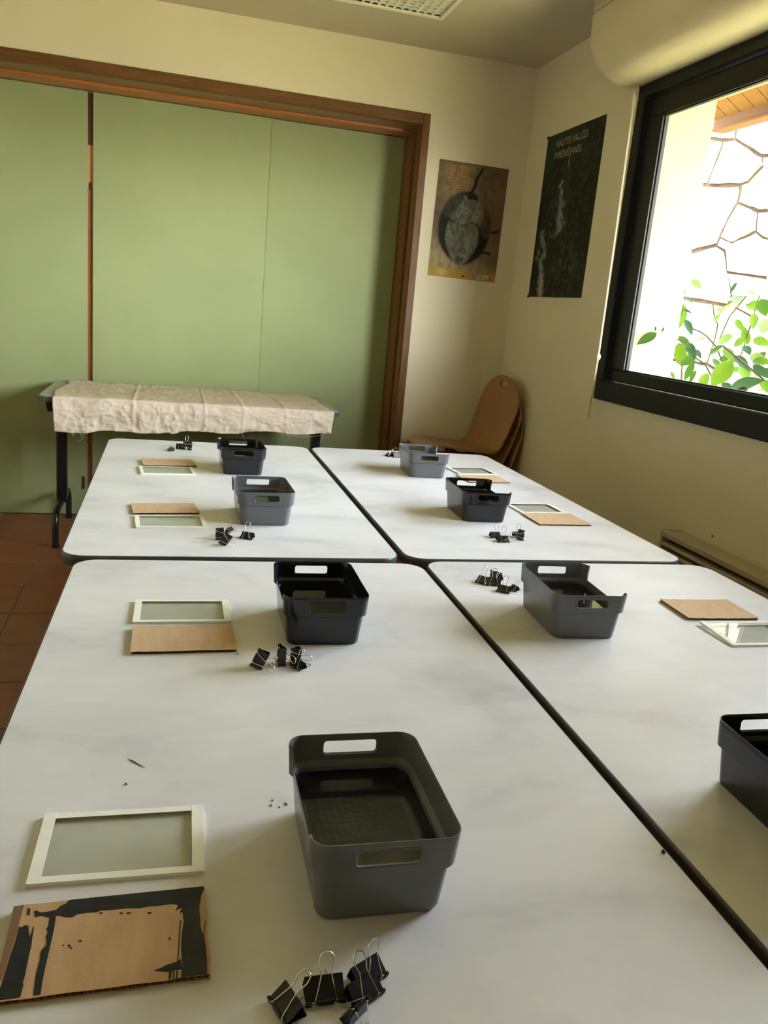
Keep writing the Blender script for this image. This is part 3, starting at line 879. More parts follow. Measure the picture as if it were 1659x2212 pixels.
# side table with steel column legs
st = thing('side_table', 'grey topped folding table with black steel legs against the green partition', 'table', (-.80, 2.685, 0))
SW, SD, SH = 1.505, .680, .785
pl = [(a + SW / 2, b + SD / 2) for a, b in rrect(SW / 2, SD / 2, .045, 6)]
obj('table_top', MB().prism([(a * .995 + .004, b * .99 + .003) for a, b in pl], SH - .003, SH, .0005), mat('side_top', (.36, .38, .31), .45), st)
obj('edge_band', MB().prism(pl, SH - .028, SH - .0032, .001), M['edge'], st, 40)
for x in (.072, 1.44):
    col = MB().bbox(x - .026, .315, .17, x + .026, .375, SH - .03, .007)
    obj('column', col, M['blackmetal'], st, 30)
    br = MB().prism([(.022, 0), (.655, 0), (.59, -.060), (.09, -.060)][::-1], x - .036, x + .034)
    br.xform(Matrix(((0, 0, 1, 0), (1, 0, 0, 0), (0, 1, 0, SH - .028), (0, 0, 0, 1))))
    obj('bracket', br, M['blackmetal'], st)
    pts = [(x, .052, .0), (x, .052, .10)]
    pts += [(x, .052 + .05 * (1 - math.cos(a)), .10 + .075 * math.sin(a)) for a in [R(q) for q in (20, 40, 60, 80)]]
    pts += [(x, .16, .178), (x, .53, .178)]
    pts += [(x, .638 - .05 * (1 - math.cos(a)), .10 + .075 * math.sin(a)) for a in [R(q) for q in (80, 60, 40, 20)]]
    pts += [(x, .638, .10), (x, .638, 0)]
    ft = obj('foot_tube', MB().tube(pts, .0165, 10), M['blackmetal'], st, 60)
    for y in (.052, .638):
        obj('glide', MB().tube([(x, y, .012), (x, y, 0)], .019, 10), M['clip'], ft, 40)
obj('crossbar', MB().bbox(.09, .33, SH - .11, 1.40, .36, SH - .07, .004), M['blackmetal'], st)

# linen cloth over the side table
rc = random.Random(11)
CX0, CX1 = -.728, .668
nxg, ntop, ndrop = 260, 60, 40
y_back, y_front = 3.352, 2.678
NT = ntop + ndrop
nm = fbm(NT * 3, nxg, 11, 71)[:NT]; nf = fbm(NT * 3, nxg, 26, 77, 3)[:NT]; nd = fbm(NT * 4, nxg, 18, 91, 3)[:NT]; ne = fbm(NT * 2, nxg, 16, 97, 3)[:NT]
v = []
for j in range(ntop + ndrop):
    for i in range(nxg):
        s = i / (nxg - 1)
        x = CX0 + (CX1 - CX0) * s
        cr_ = max(0, 1 - abs(nm[j, i] - .5) * 14) * .0014 + max(0, 1 - abs(nd[j, i] - .52) * 11) * .0020 + max(0, 1 - abs(ne[j, i] - .5) * 9) * .0011
        w = (nm[j, i] - .5) * .014 + (nf[j, i] - .5) * .008 + cr_
        fold = sum(math.exp(-((s - c0) / .006) ** 2) for c0 in (.27, .52, .66, .82)) * .003
        if j < ntop:
            t = j / (ntop - 1)
            yb = y_back - .03 * s - .01 * math.sin(s * 9)
            y = yb + (y_front - yb) * t
            z = SH + .0035 + max(0, w + .006) * .55 + fold + .010 * max(0, 1 - t * 5) * (nf[j, i])
            x += .012 * math.sin(t * 7) * (1 if s < .03 or s > .97 else 0) - (.01 + .06 * (1 - t) ** 2) * (s > .5) * (s - .5) * 2
            if t > .93: z -= (t - .93) * .03
        else:
            t = (j - ntop + 1) / ndrop
            drop = .166 - .050 * sstep(.0, 1.0, s) + .006 * math.sin(s * 23) + (.010 * (nd[j, i] - .5))
            if .40 < s < .43: drop += .006
            z = SH + .001 - drop * t
            y = y_front - .006 - .010 * min(1, t * 3) - (nd[j, i] - .5) * .030 * t - (nf[j, i] - .5) * .012 - fold * 1.2 - cr_ * 1.6
            x += .010 * t * (1 - 2 * s) * (s < .1 or s > .9) * 1.0 + .012 * (s - .5) * 0
        v.append((x, min(y, 2.6815) if j >= ntop else y, z))
f = [(j * nxg + i, (j + 1) * nxg + i, (j + 1) * nxg + i + 1, j * nxg + i + 1) for j in range(ntop + ndrop - 1) for i in range(nxg - 1)]
ct = thing('linen_cloth', 'crumpled beige linen cloth with frayed edges draped over the side table', 'cloth', (0, 3.02, SH))
off = Vector((0, 3.02, SH))
cm = MB().add([tuple(Vector(p) - off) for p in v], [q[::-1] for q in f])
co = obj('sheet', cm, M['cloth'], ct, 80)
md = co.modifiers.new('thickness', 'SOLIDIFY'); md.thickness = .0016; md.offset = 1
last = v[-nxg:]
def thread(s, L, lean=0, curl=.01):
    p = last[int(s * (nxg - 1))]
    pts = [Vector(p) - off + Vector((0, 0, .004))]
    for k in range(1, 6):
        t = k / 5
        pts.append(Vector(p) - off + Vector((lean * t * t + curl * math.sin(t * 3), -.004, -L * t)))
    obj('thread', MB().tube(pts, .0008, 5), M['thread'], ct)
for (s, L, ln) in ((.10, .045, -.03), (.085, .02, 0), (.06, .014, .004), (.66, .075, .002), (.80, .04, .004), (.825, .035, .01), (.965, .055, -.008)):
    thread(s, L, ln)
p0 = Vector(last[int(.80 * (nxg - 1))]) - off; p1 = Vector(last[int(.985 * (nxg - 1))]) - off
obj('thread', MB().tube([p0 + (p1 - p0) * t + Vector((0, -.005, -.022 * math.sin(PI * t))) for t in (0, .2, .4, .6, .8, 1)], .0007, 5), M['thread'], ct)

# ------------------------------------------------------------------ crates
BW, BD, BH = .1563, .2098, .0935
def crate_mesh():
    lo = (.1312 / 2, .1879 / 2); led = (.1430 / 2, .1965 / 2); col_ = (.1520 / 2, .2055 / 2); rim = (BW / 2, BD / 2)
    zl, zlow, zr = .0545, .0640, BH
    nc = 8
    # perimeter parameters: corner arcs and straight sides with extra points near the low side's ends
    def peri(hx, hy, r):
        P = []; S = []
        def arc(cx, cy_, a0):
            for i in range(nc + 1):
                a = R(a0 + 90 * i / nc); P.append((cx + r * math.cos(a), cy_ + r * math.sin(a)))
        def line(a, b, ts):
            for t in ts: P.append((a[0] + (b[0] - a[0]) * t, a[1] + (b[1] - a[1]) * t))
        arc(hx - r, hy - r, 0); line((hx - r, hy), (-hx + r, hy), (.25, .5, .75))
        arc(-hx + r, hy - r, 90)
        S.append(len(P)); line((-hx, hy - r), (-hx, -hy + r), SIDE); S.append(len(P))
        arc(-hx + r, -hy + r, 180); line((-hx + r, -hy), (hx - r, -hy), (.25, .5, .75))
        arc(hx - r, -hy + r, 270); line((hx, -hy + r), (hx, hy - r), (.25, .5, .75))
        return P, S
    SIDE = [.006, .012, .020, .030, .042, .06, .085, .12, .2, .35, .5, .65, .8, .88, .915, .94, .958, .97, .98, .988, .994]
    P0, S0 = peri(*rim, .021)
    N = len(P0)
    full = np.ones(N)                       # 1 = full height, 0 = lowered side
    for k in range(S0[0], S0[1]):
        t = SIDE[k - S0[0]]; d = min(t, 1 - t)
        full[k] = 1 - sstep(.004, .05, d)
    low = np.zeros(N)
    for k in range(S0[0], S0[1]):
        t = SIDE[k - S0[0]]; low[k] = sstep(.0, .03, min(t, 1 - t))
    T = .0021
    def level(kind, f, inner):
        """kind 'low': wall below the step, f = 0..1 base to step; 'up': collar, f = 0..1 step to rim"""
        ins = T if inner else 0
        rows = []
        if kind == 'low':
            hx = lo[0] + (led[0] - lo[0]) * f; hy = lo[1] + (led[1] - lo[1]) * f; z = zl * f
            Q, _ = peri(hx - ins, hy - ins, .0185 - ins + .0015 * f)
            return [(a, b, z) for a, b in Q]
        hx = col_[0] + (rim[0] - col_[0]) * f; hy = col_[1] + (rim[1] - col_[1]) * f
        Q, _ = peri(hx - ins, hy - ins, .021 - ins)
        g = f * (zlow - zl) / zl * .0
        hx2 = led[0] + (led[0] - lo[0]) * (.17 * f); 
        Q2, _ = peri(hx2 - ins, hy - ins, .021 - ins)
        for k in range(N):
            zf = zl + .003 + (zr - zl - .003) * f
            zk = zl + .0012 + (zlow - zl - .0012) * f
            z = zk + (zf - zk) * full[k]
            a = Q[k][0] + (Q2[k][0] - Q[k][0]) * low[k]; b = Q[k][1]
            rows.append((a, b, z))
        return rows
    rows = []
    # outside, bottom to rim
    b0, _ = peri(lo[0] - .0035, lo[1] - .0035, .0150)
    rows.append([(a, b, 0) for a, b in b0])
    b1, _ = peri(lo[0] - .0010, lo[1] - .0010, .0175); rows.append([(a, b, .0010) for a, b in b1])
    rows.append([(a, b, .0038) for a, b, z in level('low', .06, False)])
    for f in (.11, .35, .7, .96, 1.0): rows.append(level('low', f, False))
    for f in (0, .08, .4, .75, .97): rows.append(level('up', f, False))
    # rounded lip
    o1 = level('up', .985, False); i1 = level('up', .985, True)
    rows.append([((a[0] * .75 + b[0] * .25), (a[1] * .75 + b[1] * .25), a[2] + .0012) for a, b in zip(o1, i1)])
    rows.append([((a[0] * .25 + b[0] * .75), (a[1] * .25 + b[1] * .75), a[2] + .0012) for a, b in zip(o1, i1)])
    for f in (.97, .75, .4, .10): rows.append(level('up', f, True))
    r_ = level('low', 1.0, True); rows.append([(a, b, z + .0016) for a, b, z in r_])
    for f in (.96, .7, .35, .13): rows.append(level('low', f, True))
    b2, _ = peri(lo[0] - T - .0005, lo[1] - T - .0005, .015); rows.append([(a, b, .0062) for a, b in b2])
    b3, _ = peri(lo[0] - T - .0045, lo[1] - T - .0045, .012); rows.append([(a, b, .0024) for a, b in b3])
    v = [p for r_ in rows for p in r_]; f = []
    for i in range(len(rows) - 1):
        for k in range(N):
            f.append((i * N + k, i * N + (k + 1) % N, (i + 1) * N + (k + 1) % N, (i + 1) * N + k))
    f.append(tuple(range(N - 1, -1, -1))); f.append(tuple((len(rows) - 1) * N + k for k in range(N)))
    me = MB().add(v, f).mesh('crate')
    # cut the two hand holes
    tmp = bpy.data.objects.new('tmp', me); COL.objects.link(tmp)
    hz0, hz1, hw = .0680, .0860, .0335
    hole = [(a, b + (hz0 + hz1) / 2) for a, b in rrect(hw, (hz1 - hz0) / 2, .005, 5)]
    cut = MB().prism(hole, -.2, .2); cut.xform(Matrix(((1, 0, 0, 0), (0, 0, -1, 0), (0, 1, 0, 0), (0, 0, 0, 1))))
    ctr = bpy.data.objects.new('tmpcut', cut.mesh('cut')); COL.objects.link(ctr)
    bo = tmp.modifiers.new('b', 'BOOLEAN'); bo.object = ctr; bo.operation = 'DIFFERENCE'; bo.solver = 'EXACT'
    dg = bpy.context.evaluated_depsgraph_get()
    out = bpy.data.meshes.new_from_object(tmp.evaluated_get(dg)); out.name = 'crate'
    bpy.data.objects.remove(tmp); bpy.data.objects.remove(ctr)
    # raised rim round a hand hole
    lip = MB()
    yo = BD / 2 - .0009
    lip.tube([(a, yo + (b / .0935) * .0004, b) for a, b in hole], .0011, 6, closed=True)
    out.shade_smooth(); out.set_sharp_from_angle(angle=R(38))
    return out, lip.mesh('hand_hole_rim', 60)
crate_me, lip_me = crate_mesh()
WL = .0505
def water_body():
    rows = []
    for z in (.0076, WL):
        f_ = z / .0545
        rows.append([(a, b, z) for a, b in rrect(.0656 + .0059 * f_ - .0025, .09395 + .0043 * f_ - .0025, .0160 + .0015 * f_, 8)])
    n_ = len(rows[0])
    return MB().add(rows[0] + rows[1], [(k, (k + 1) % n_, n_ + (k + 1) % n_, n_ + k) for k in range(n_)] + [tuple(range(n_ - 1, -1, -1)), tuple(range(n_, 2 * n_))])
water_me = water_body().mesh('water')
water_me.materials.append(M['water']); water_me.materials.append(M['wet'])      # only the free surface bends and mirrors light
for p_ in water_me.polygons: p_.material_index = 0 if p_.normal.z > .9 else 1
crate_me.materials.append(M['crate_g']); lip_me.materials.append(M['crate_g'])
def crate(x, y, th, kind, low_left, label, wlabel):
    t = thing('plastic_crate', label, 'crate', (x, y, TH), th + (0 if low_left else PI), 'plastic crates set out on the tables')
    tub = None
    for (nm_, me, rz_) in (('tub', crate_me, 0), ('hand_hole_rim', lip_me, 0), ('hand_hole_rim', lip_me, PI)):
        o = link(nm_, me, None, tub or t); tub = tub or o; o.rotation_euler = (0, 0, rz_); o.material_slots[0].link = 'OBJECT'; o.material_slots[0].material = M['crate_' + kind]
    w = link('water', water_me, None); w.location = (x, y, TH); w.rotation_euler = (0, 0, th + (0 if low_left else PI))
    tag(w, wlabel, 'water', 'water standing in the crates')
CR = [
 (.0429, -.8073, -.0182, 'g', 1, 'grey plastic crate standing beside the black-painted cardboard', 'clear water in the grey crate beside the painted cardboard'),
 (.1036, -.1348, -.0196, 'k', 1, 'glossy black crate beside plain cardboard on the table with the painted cardboard', 'clear water in the black crate on the table with the painted cardboard'),
 (.0798, .6632, .0221, 'g', 1, 'grey plastic crate just in front of the black crate near the cloth covered table', 'clear water in the grey crate near the cloth covered table'),
 (.0716, 1.3082, .0240, 'k', 1, 'black plastic crate closest to the cloth covered table', 'clear water in the black crate closest to the cloth covered table'),
 (.6342, -.8056, -.0282, 'k', 0, 'black plastic crate sharing a table with the amber reflecting plate', 'clear water in the black crate on the table of the amber reflecting plate'),
 (.6338, -.1268, -.0584, 'g', 0, 'grey plastic crate beside the amber reflecting glass plate', 'clear water in the grey crate beside the amber reflecting plate'),
 (.7542, .7487, -.0259, 'k', 0, 'black plastic crate standing in front of a grey crate near the chairs', 'clear water in the black crate on the table by the chairs'),
 (.7668, 1.3729, -.0477, 'g', 0, 'grey plastic crate closest to the stacked wooden chairs', 'clear water in the grey crate closest to the chairs'),
]
for a in CR: crate(*a)

# ------------------------------------------------------------------ taped glass plates and cardboard
def plate(cx, cy_, w, d, deg, label, tw=(.0105, .0085)):
    t = thing('taped_glass_plate', label, 'glass plate', (cx, cy_, TH), R(deg), 'taped glass plates on the tables')
    obj('glass', MB().box(-w / 2 + .0006, -d / 2 + .0006, .0002, w / 2 - .0006, d / 2 - .0006, .0042), M['glassplate'], t)
    a, b = tw
    for sy in (-1, 1):
        y0, y1 = sorted((sy * d / 2, sy * (d / 2 - b)))
        m_ = MB().box(-w / 2, y0, .0042, w / 2, y1, .00455).box(-w / 2, min(sy * d / 2, sy * (d / 2 - .0006)), .0002, w / 2, max(sy * d / 2, sy * (d / 2 - .0006)), .0042)
        obj('tape', m_, M['tape'], t)
    for sx in (-1, 1):
        x0, x1 = sorted((sx * w / 2, sx * (w / 2 - a)))
        m_ = MB().box(x0 - .0003, -d / 2 - .0006, .00455, x1 + .0003, d / 2 + .0006, .0049).box(min(sx * w / 2, sx * (w / 2 - .0006)), -d / 2, .0002, max(sx * w / 2, sx * (w / 2 - .0006)), d / 2, .0045)
        obj('tape', m_, M['tape'], t)
    return t
plate(-.217, -.754, .1755, .1175, -1.0, 'glass plate taped white lying behind the black-painted cardboard', (.0125, .0098))
plate(-.144, -.063, .1770, .1130, -.5, 'taped glass plate behind plain cardboard, beside the glossy black crate', (.012, .0085))
plate(-.167, .582, .1790, .1150, 3.5, 'taped glass plate in front of cardboard, left of a grey crate')
plate(-.179, 1.233, .1780, .1180, 5.0, 'taped glass plate in front of cardboard by the cloth covered table')
tp = plate(1.020, -.2185, .1780, .1150, -1.0, 'taped glass plate with a bright amber window reflection')
tp.rotation_euler = (R(2.2), 0, R(-1)); tp.location.z += .0022
plate(1.003, .838, .1640, .1200, 4.0, 'taped glass plate half hidden by the black crate near the chairs')
plate(.997, 1.433, .1680, .1240, 5.0, 'taped glass plate beside the grey crate closest to the chairs')

def cardboard(cx, cy_, w, d, deg, label, dark=False, bow=.0, th=.0052, seed=0):
    t = thing('cardboard_piece', label, 'cardboard', (cx, cy_, TH), R(deg), 'corrugated cardboard rectangles on the tables')
    r_ = random.Random(seed); mm = M['card_d'] if dark else M['card']
    nx_, ny_ = 14, 8
    def lin(z0, z1, rough_edge):
        xs = [-w / 2 + w * i / nx_ for i in range(nx_ + 1)]; ys = [-d / 2 + d * j / ny_ for j in range(ny_ + 1)]
        jy = [r_.uniform(-.0009, .0009) for _ in xs]; jx = [r_.uniform(-.0006, .0006) for _ in ys]
        v = []
        for z in (z0, z1):
            for j, y in enumerate(ys):
                for i, x in enumerate(xs):
                    b_ = bow * ((x / w * 2) ** 2)
                    v.append((x + (jx[j] if i in (0, nx_) else 0), y + (jy[i] if j in (0, ny_) else 0), z + b_))
        n_ = (nx_ + 1) * (ny_ + 1); f = []
        for j in range(ny_):
            for i in range(nx_):
                a = j * (nx_ + 1) + i; q = (a, a + 1, a + nx_ + 2, a + nx_ + 1)
                f.append(tuple(k + n_ for k in q)); f.append(q[::-1])
        loop = [i for i in range(nx_ + 1)] + [j * (nx_ + 1) + nx_ for j in range(1, ny_ + 1)] + [ny_ * (nx_ + 1) + i for i in range(nx_ - 1, -1, -1)] + [j * (nx_ + 1) for j in range(ny_ - 1, 0, -1)]
        for k in range(len(loop)):
            a, b = loop[k], loop[(k + 1) % len(loop)]; f.append((a, b, b + n_, a + n_))
        return MB().add(v, f)
    obj('liner', lin(.0003, .0009, 1), mm, t); obj('liner', lin(th - .0006, th, 1), mm, t)
    m_ = MB(); per = .0065; k = int(w / per) * 6; v = []
    zm, am = (th + .0003) / 2, (th - .0018) / 2
    for i in range(k + 1):
        x = -w / 2 + .001 + (w - .002) * i / k; b_ = bow * ((x / w * 2) ** 2); z = zm + am * math.sin(2 * PI * i / 6) + b_
        v += [(x, -d / 2 + .0007, z), (x, d / 2 - .0007, z)]
    m_.add(v, [(2 * i, 2 * i + 2, 2 * i + 3, 2 * i + 1) for i in range(k)])
    fo = obj('fluting', m_, M['flute'], t)
    return t
cp = cardboard(-.221, -.8985, .180, .1150, .8, 'brown cardboard smeared with black paint strokes beside a grey crate', True, .0, .0058, 1)
cardboard(-.1435, -.1975, .1765, .1120, .4, 'plain cardboard in front of a taped plate, beside the glossy black crate', False, .0, .0058, 2)
cardboard(-.183, .7160, .1760, .1110, 6.5, 'plain cardboard behind a taped plate, left of a grey crate', False, .0, .0052, 3)
cardboard(-.1755, 1.3615, .1810, .1120, 6.5, 'plain cardboard behind a taped plate near the cloth covered table', False, .0, .0058, 4)
cardboard(1.0125, -.0775, .1760, .1170, -2.0, 'plain pale cardboard behind the amber reflecting glass plate', False, .0015, .0052, 5)
cardboard(1.0105, .7000, .1780, .1340, 2.0, 'plain cardboard in front of a taped plate, right of a black crate', False, .0, .0048, 6)
cardboard(.988, 1.2890, .1720, .1280, 5.0, 'plain cardboard in front of a taped plate nearest the chairs', False, .0, .0045, 7)
# black paint on the near cardboard: flat brush strokes lying on the liner
inv = (Matrix.Translation((-.221, -.8985, TH)) @ Matrix.Rotation(R(.8), 4, 'Z')).inverted()
def cpx(pts): 
    out = []
    for (x, y) in pts:
        p = inv @ uz(x / 3.456, 1740 + y / 3.456, TH + .0058)
        out.append((min(max(p.x, -.0898), .0898), min(max(p.y, -.0573), .0573)))
    return out
def ccw(p):
    a = sum(p[i][0] * p[(i + 1) % len(p)][1] - p[(i + 1) % len(p)][0] * p[i][1] for i in range(len(p)))
    return p if a > 0 else p[::-1]
STROKES = [
 [(255, 790), (275, 785), (300, 800), (350, 795), (420, 780), (450, 752), (490, 735), (520, 700), (560, 690), (700, 680), (900, 655), (1050, 645), (1200, 632), (1300, 628), (1380, 608), (1532, 598), (1534, 635), (1512, 640), (1500, 680), (1495, 730), (1440, 790), (1372, 790), (1340, 805), (1360, 760), (1310, 785), (1330, 745), (1290, 735), (1190, 748), (1100, 755), (1040, 768), (935, 768), (850, 778), (750, 785), (720, 798), (650, 800), (580, 812), (540, 835), (490, 835), (450, 825), (420, 824), (372, 838), (310, 825), (262, 832)],
 [(1360, 770), (1500, 680), (1488, 760), (1495, 850), (1500, 920), (1525, 985), (1535, 1060), (1545, 1150), (1548, 1262), (1470, 1300), (1352, 1312), (1352, 1290), (1362, 1180), (1352, 1080), (1354, 1000), (1362, 930), (1372, 870)],
 [(372, 835), (418, 826), (408, 900), (396, 960), (375, 1050), (352, 1150), (334, 1230), (318, 1310), (302, 1412), (250, 1420), (258, 1340), (268, 1270), (300, 1150), (305, 1090), (330, 1060), (346, 1045), (348, 1000), (342, 985), (358, 940), (345, 925), (362, 905), (365, 870)],
 [(142, 905), (160, 912), (180, 898), (212, 898), (216, 960), (225, 985), (250, 905), (254, 912), (240, 1000), (235, 1050), (218, 1110), (210, 1160), (200, 1200), (190, 1260), (168, 1330), (178, 1330), (160, 1400), (150, 1432), (70, 1444), (0, 1452), (-40, 1455), (10, 1350), (30, 1280), (60, 1180), (85, 1100), (120, 1000)],
 [(1152, 1232), (1190, 1220), (1250, 1190), (1310, 1172), (1352, 1148), (1358, 1222), (1310, 1228), (1250, 1240), (1200, 1238)],
 [(1262, 1240), (1282, 1238), (1276, 1325), (1258, 1325)], [(1292, 1236), (1302, 1236), (1298, 1320), (1288, 1322)], [(1318, 1236), (1330, 1236), (1326, 1318), (1314, 1320)],
 [(1344, 860), (1352, 860), (1330, 1180), (1322, 1180)], [(205, 772), (226, 770), (222, 818), (204, 818)], [(1530, 860), (1536, 860), (1524, 985), (1516, 985)],
 [(590, 1005), (608, 1005), (612, 1016), (594, 1018)], [(510, 1040), (526, 1042), (528, 1055), (514, 1054)], [(466, 1045), (476, 1040), (478, 1048), (468, 1050)], [(524, 1062), (538, 1060), (540, 1070), (528, 1070)], [(1262, 985), (1274, 988), (1270, 1008), (1260, 1000)],
 [(895, 800), (915, 800), (916, 810), (896, 810)], [(945, 800), (980, 800), (975, 808), (950, 812)], [(1102, 798), (1130, 798), (1128, 808), (1106, 808)], [(745, 800), (764, 800), (762, 808), (748, 808)],
]
for k, s in enumerate(STROKES):
    obj('paint_stroke', MB().prism(ccw(cpx(s)), .0058, .0061 + .00004 * (k % 5)), M['paint'], cp)
flap = [(104, 757), (178, 742), (165, 800), (120, 960), (60, 1150), (20, 1280), (-40, 1400), (-60, 1400), (30, 1060), (80, 870)]
obj('worn_edge', MB().prism(ccw(cpx(flap)), .0056, .00592), M['flute'], cp)

# ------------------------------------------------------------------ binder clips
CW = .0320
def clip_meshes():
    w, h, t = CW, .0195, .0140
    # body: folded spring steel, triangle section, lips rolled
    sec_o = [(.0010, .0011), (h * .5, t * .27), (h - .0008, t / 2), (h, t / 2 - .0008), (h, -t / 2 + .0008), (h - .0008, -t / 2), (h * .5, -t * .27), (.0010, -.0011)]
    sec_i = [(.0010, .0004), (h * .5, t * .27 - .0007), (h - .0014, t / 2 - .0008), (h - .0008, t / 2 - .0016), (h - .0008, -t / 2 + .0016), (h - .0014, -t / 2 + .0008), (h * .5, -t * .27 + .0007), (.0010, -.0004)]
    n = len(sec_o); m_ = MB(); v = []
    for x in (-w / 2, w / 2):
        v += [(x, a, b) for a, b in sec_o] + [(x, a, b) for a, b in sec_i]
    f = []
    for k in range(n - 1):
        f.append((k, k + 1, 2 * n + k + 1, 2 * n + k)); f.append((n + k, 3 * n + k, 3 * n + k + 1, n + k + 1))
        f.append((k, n + k, n + k + 1, k + 1)); f.append((2 * n + k, 2 * n + k + 1, 3 * n + k + 1, 3 * n + k))
    for k in (0, n - 1): f.append((k, 2 * n + k, 3 * n + k, n + k))
    body = MB().add(v, f)
    lips = MB()
    for sz in (-1, 1):
        for (x0, x1) in ((-w / 2 - .0006, -w * .37), (-w * .21, w * .21), (w * .37, w / 2 + .0006)):
            lips.tube([(x0, .0004, sz * .0015), (x1, .0004, sz * .0015)], .0016, 8)
    # wire handle, drawn in the plane y (away from the lips), x; pivots at the lips
    L = .0395; pts = []
    half = [(-w * .29, 0), (-w * .22, .009), (-w * .145, .020), (-w * .135, .0235), (-w * .185, .0285), (-w * .205, .0325), (-w * .175, .0370), (-w * .09, L), (0, L + .0006)]
    pts = [(w * .35 * -1, .0002), *half] + [(-a, b) for a, b in half[-2::-1]] + [(w * .35, .0002)]
    sm = []                                            # rounded through the corner points
    for i in range(len(pts) - 1):
        p0, p1, p2, p3 = (Vector(pts[max(0, min(len(pts) - 1, i + k))]) for k in (-1, 0, 1, 2))
        for q in range(3):
            u = q / 3; sm.append(.5 * (2 * p1 + (p2 - p0) * u + (2 * p0 - 5 * p1 + 4 * p2 - p3) * u * u + (3 * p1 - p0 - 3 * p2 + p3) * u ** 3))
    sm.append(Vector(pts[-1]))
    hm = MB().tube([(a.x, a.y, 0) for a in sm], .00066, 6)
    return body.mesh('clip_body', 30), lips.mesh('clip_lip', 50), hm.mesh('clip_handle', 60)
cb_me, cl_me, ch_me = clip_meshes()
for me, k in ((cb_me, 'clip'), (cl_me, 'clip'), (ch_me, 'wire')): me.materials.append(M[k])
JA = math.atan2(.0140 / 2, .0195)            # jaw half angle
def clip(x, y, yaw, pose, h1, h2, where, scale=1.0, tilt=0, lift=0, lean=0):
    """(x, y): lips centre on the table; yaw: plan direction (degrees) from lips to spine; h1/h2: handle angles off the jaws (deg)"""
    t = thing('binder_clip', where, 'binder clip', (0, 0, 0), 0, 'binder clips left in small heaps by the crates')
    r = .0028
    if pose == 'flat':
        mtx = Matrix.Translation((x, y, TH + r + lift)) @ Matrix.Rotation(R(yaw - 90), 4, 'Z') @ Matrix.Rotation(JA + R(tilt), 4, 'X')
    elif pose == 'end':     # standing on one end of the spine
        mtx = Matrix.Translation((x, y, TH + .0168 * scale + lift)) @ Matrix.Rotation(R(yaw - 90), 4, 'Z') @ Matrix.Rotation(R(90), 4, 'Y') @ Matrix.Rotation(R(tilt), 4, 'X')
    else:                   # resting on the spine, lips up
        mtx = Matrix.Translation((x, y, TH + .0198 * scale + lift)) @ Matrix.Rotation(R(yaw - 90), 4, 'Z') @ Matrix.Rotation(R(-90 + tilt), 4, 'X')
    if lean:               # tipped sideways, about the depth direction
        c0 = mtx.translation.copy(); mtx = Matrix.Translation(c0) @ Matrix.Rotation(R(lean), 4, 'Y') @ Matrix.Translation(-c0) @ mtx
    t.matrix_world = mtx @ Matrix.Scale(scale, 4)
    bd = link('clip_body', cb_me, None, t); link('clip_lip', cl_me, None, bd)
    for sgn, a in ((1, h1), (-1, h2)):
        hnd = link('wire_handle', ch_me, None, t)
        hnd.location = (0, .0004, sgn * .0022)
        hnd.rotation_euler = (sgn * (JA + R(a)), 0, 0)
C1 = 'beside the painted cardboard and grey crate'
def P(px, py, z=TH): q = uz(px, py, z); return q.x, q.y
clip(*P(598, 2192), 20, 'flat', 2, 3, 'binder clip lying apart on its side, at the heap by the painted cardboard')
clip(*P(703, 2172), 90, 'flat', 36, 2, 'broad binder clip with a tall wire loop, in the heap by the painted cardboard', 1.08)
clip(*P(808, 2128), 118, 'flat', 40, 14, 'farthest binder clip of the heap by the painted cardboard, loop standing up')
clip(*P(800, 2166), 118, 'flat', 16, 10, 'binder clip leaning before another, wire folded over it, by the painted cardboard')
clip(*P(775, 2204), 130, 'up', 6, 28, 'small shiny binder clip with both wire loops splayed, by the painted cardboard', .82, 24)
clip(*P(549, 1442), -14, 'end', 4, 6, 'tilted binder clip with open lips outward, by the glossy black crate', 1.02, 0, .002, 24)
clip(*P(602, 1430), 278, 'end', 4, 4, 'binder clip standing upright on its end, by the glossy black crate', 1.0)
clip(*P(628, 1434), 20, 'end', 16, 26, 'binder clip with several wire loops behind the upright one, by the glossy black crate', .85)
clip(*P(636, 1445), 28, 'flat', 20, 2, 'binder clip with a loop pointing away from the upright one, by the glossy black crate', .8)
clip(*P(466, 1167), 10, 'end', 4, 6, 'binder clip upright on its end by the grey crate near the cloth covered table', .95)
clip(*P(480, 1176), -20, 'end', 3, 8, 'tilted binder clip in the middle of the heap before a grey crate', 1.0, 0, .001, 34)
clip(*P(488, 1158), -30, 'flat', 2, 2, 'binder clip at the back of the heap before a grey crate', .9, 30, .004)
clip(*P(531, 1165), 62, 'flat', 34, 4, 'single binder clip with a raised loop just under a grey crate', 1.0)
clip(*P(364, 974), 15, 'flat', 30, 4, 'binder clip lying apart, its loop aloft, near the cloth covered table', .95)
clip(*P(390, 970), 80, 'up', 10, 8, 'binder clip on its spine among three near the cloth covered table', 1.05)
clip(*P(402, 968), 60, 'flat', 10, 8, 'tilted binder clip between two others near the cloth covered table', 1.0, 30, .004)
clip(*P(413, 973), 120, 'end', 14, 20, 'upright binder clip with splayed loops by the black crate nearest the cloth', 1.0)
clip(*P(1040, 1262), 40, 'flat', 34, 4, 'binder clip with a long loop slanting up, in the heap beside a grey crate', 1.0)
clip(*P(1066, 1266), 68, 'flat', 8, 4, 'binder clip in the middle of the heap beside a grey crate', 1.0)
clip(*P(1070, 1252), 215, 'up', 10, 30, 'binder clip with lips up at the back of the heap beside a grey crate', .95, -14)
clip(*P(1086, 1281), 55, 'flat', 18, 6, 'lowest binder clip of the heap beside a grey crate, two loops toward it', .9)
clip(*P(1105, 1276), 15, 'flat', 2, 2, 'small binder clip tucked against the grey crate corner', .7)
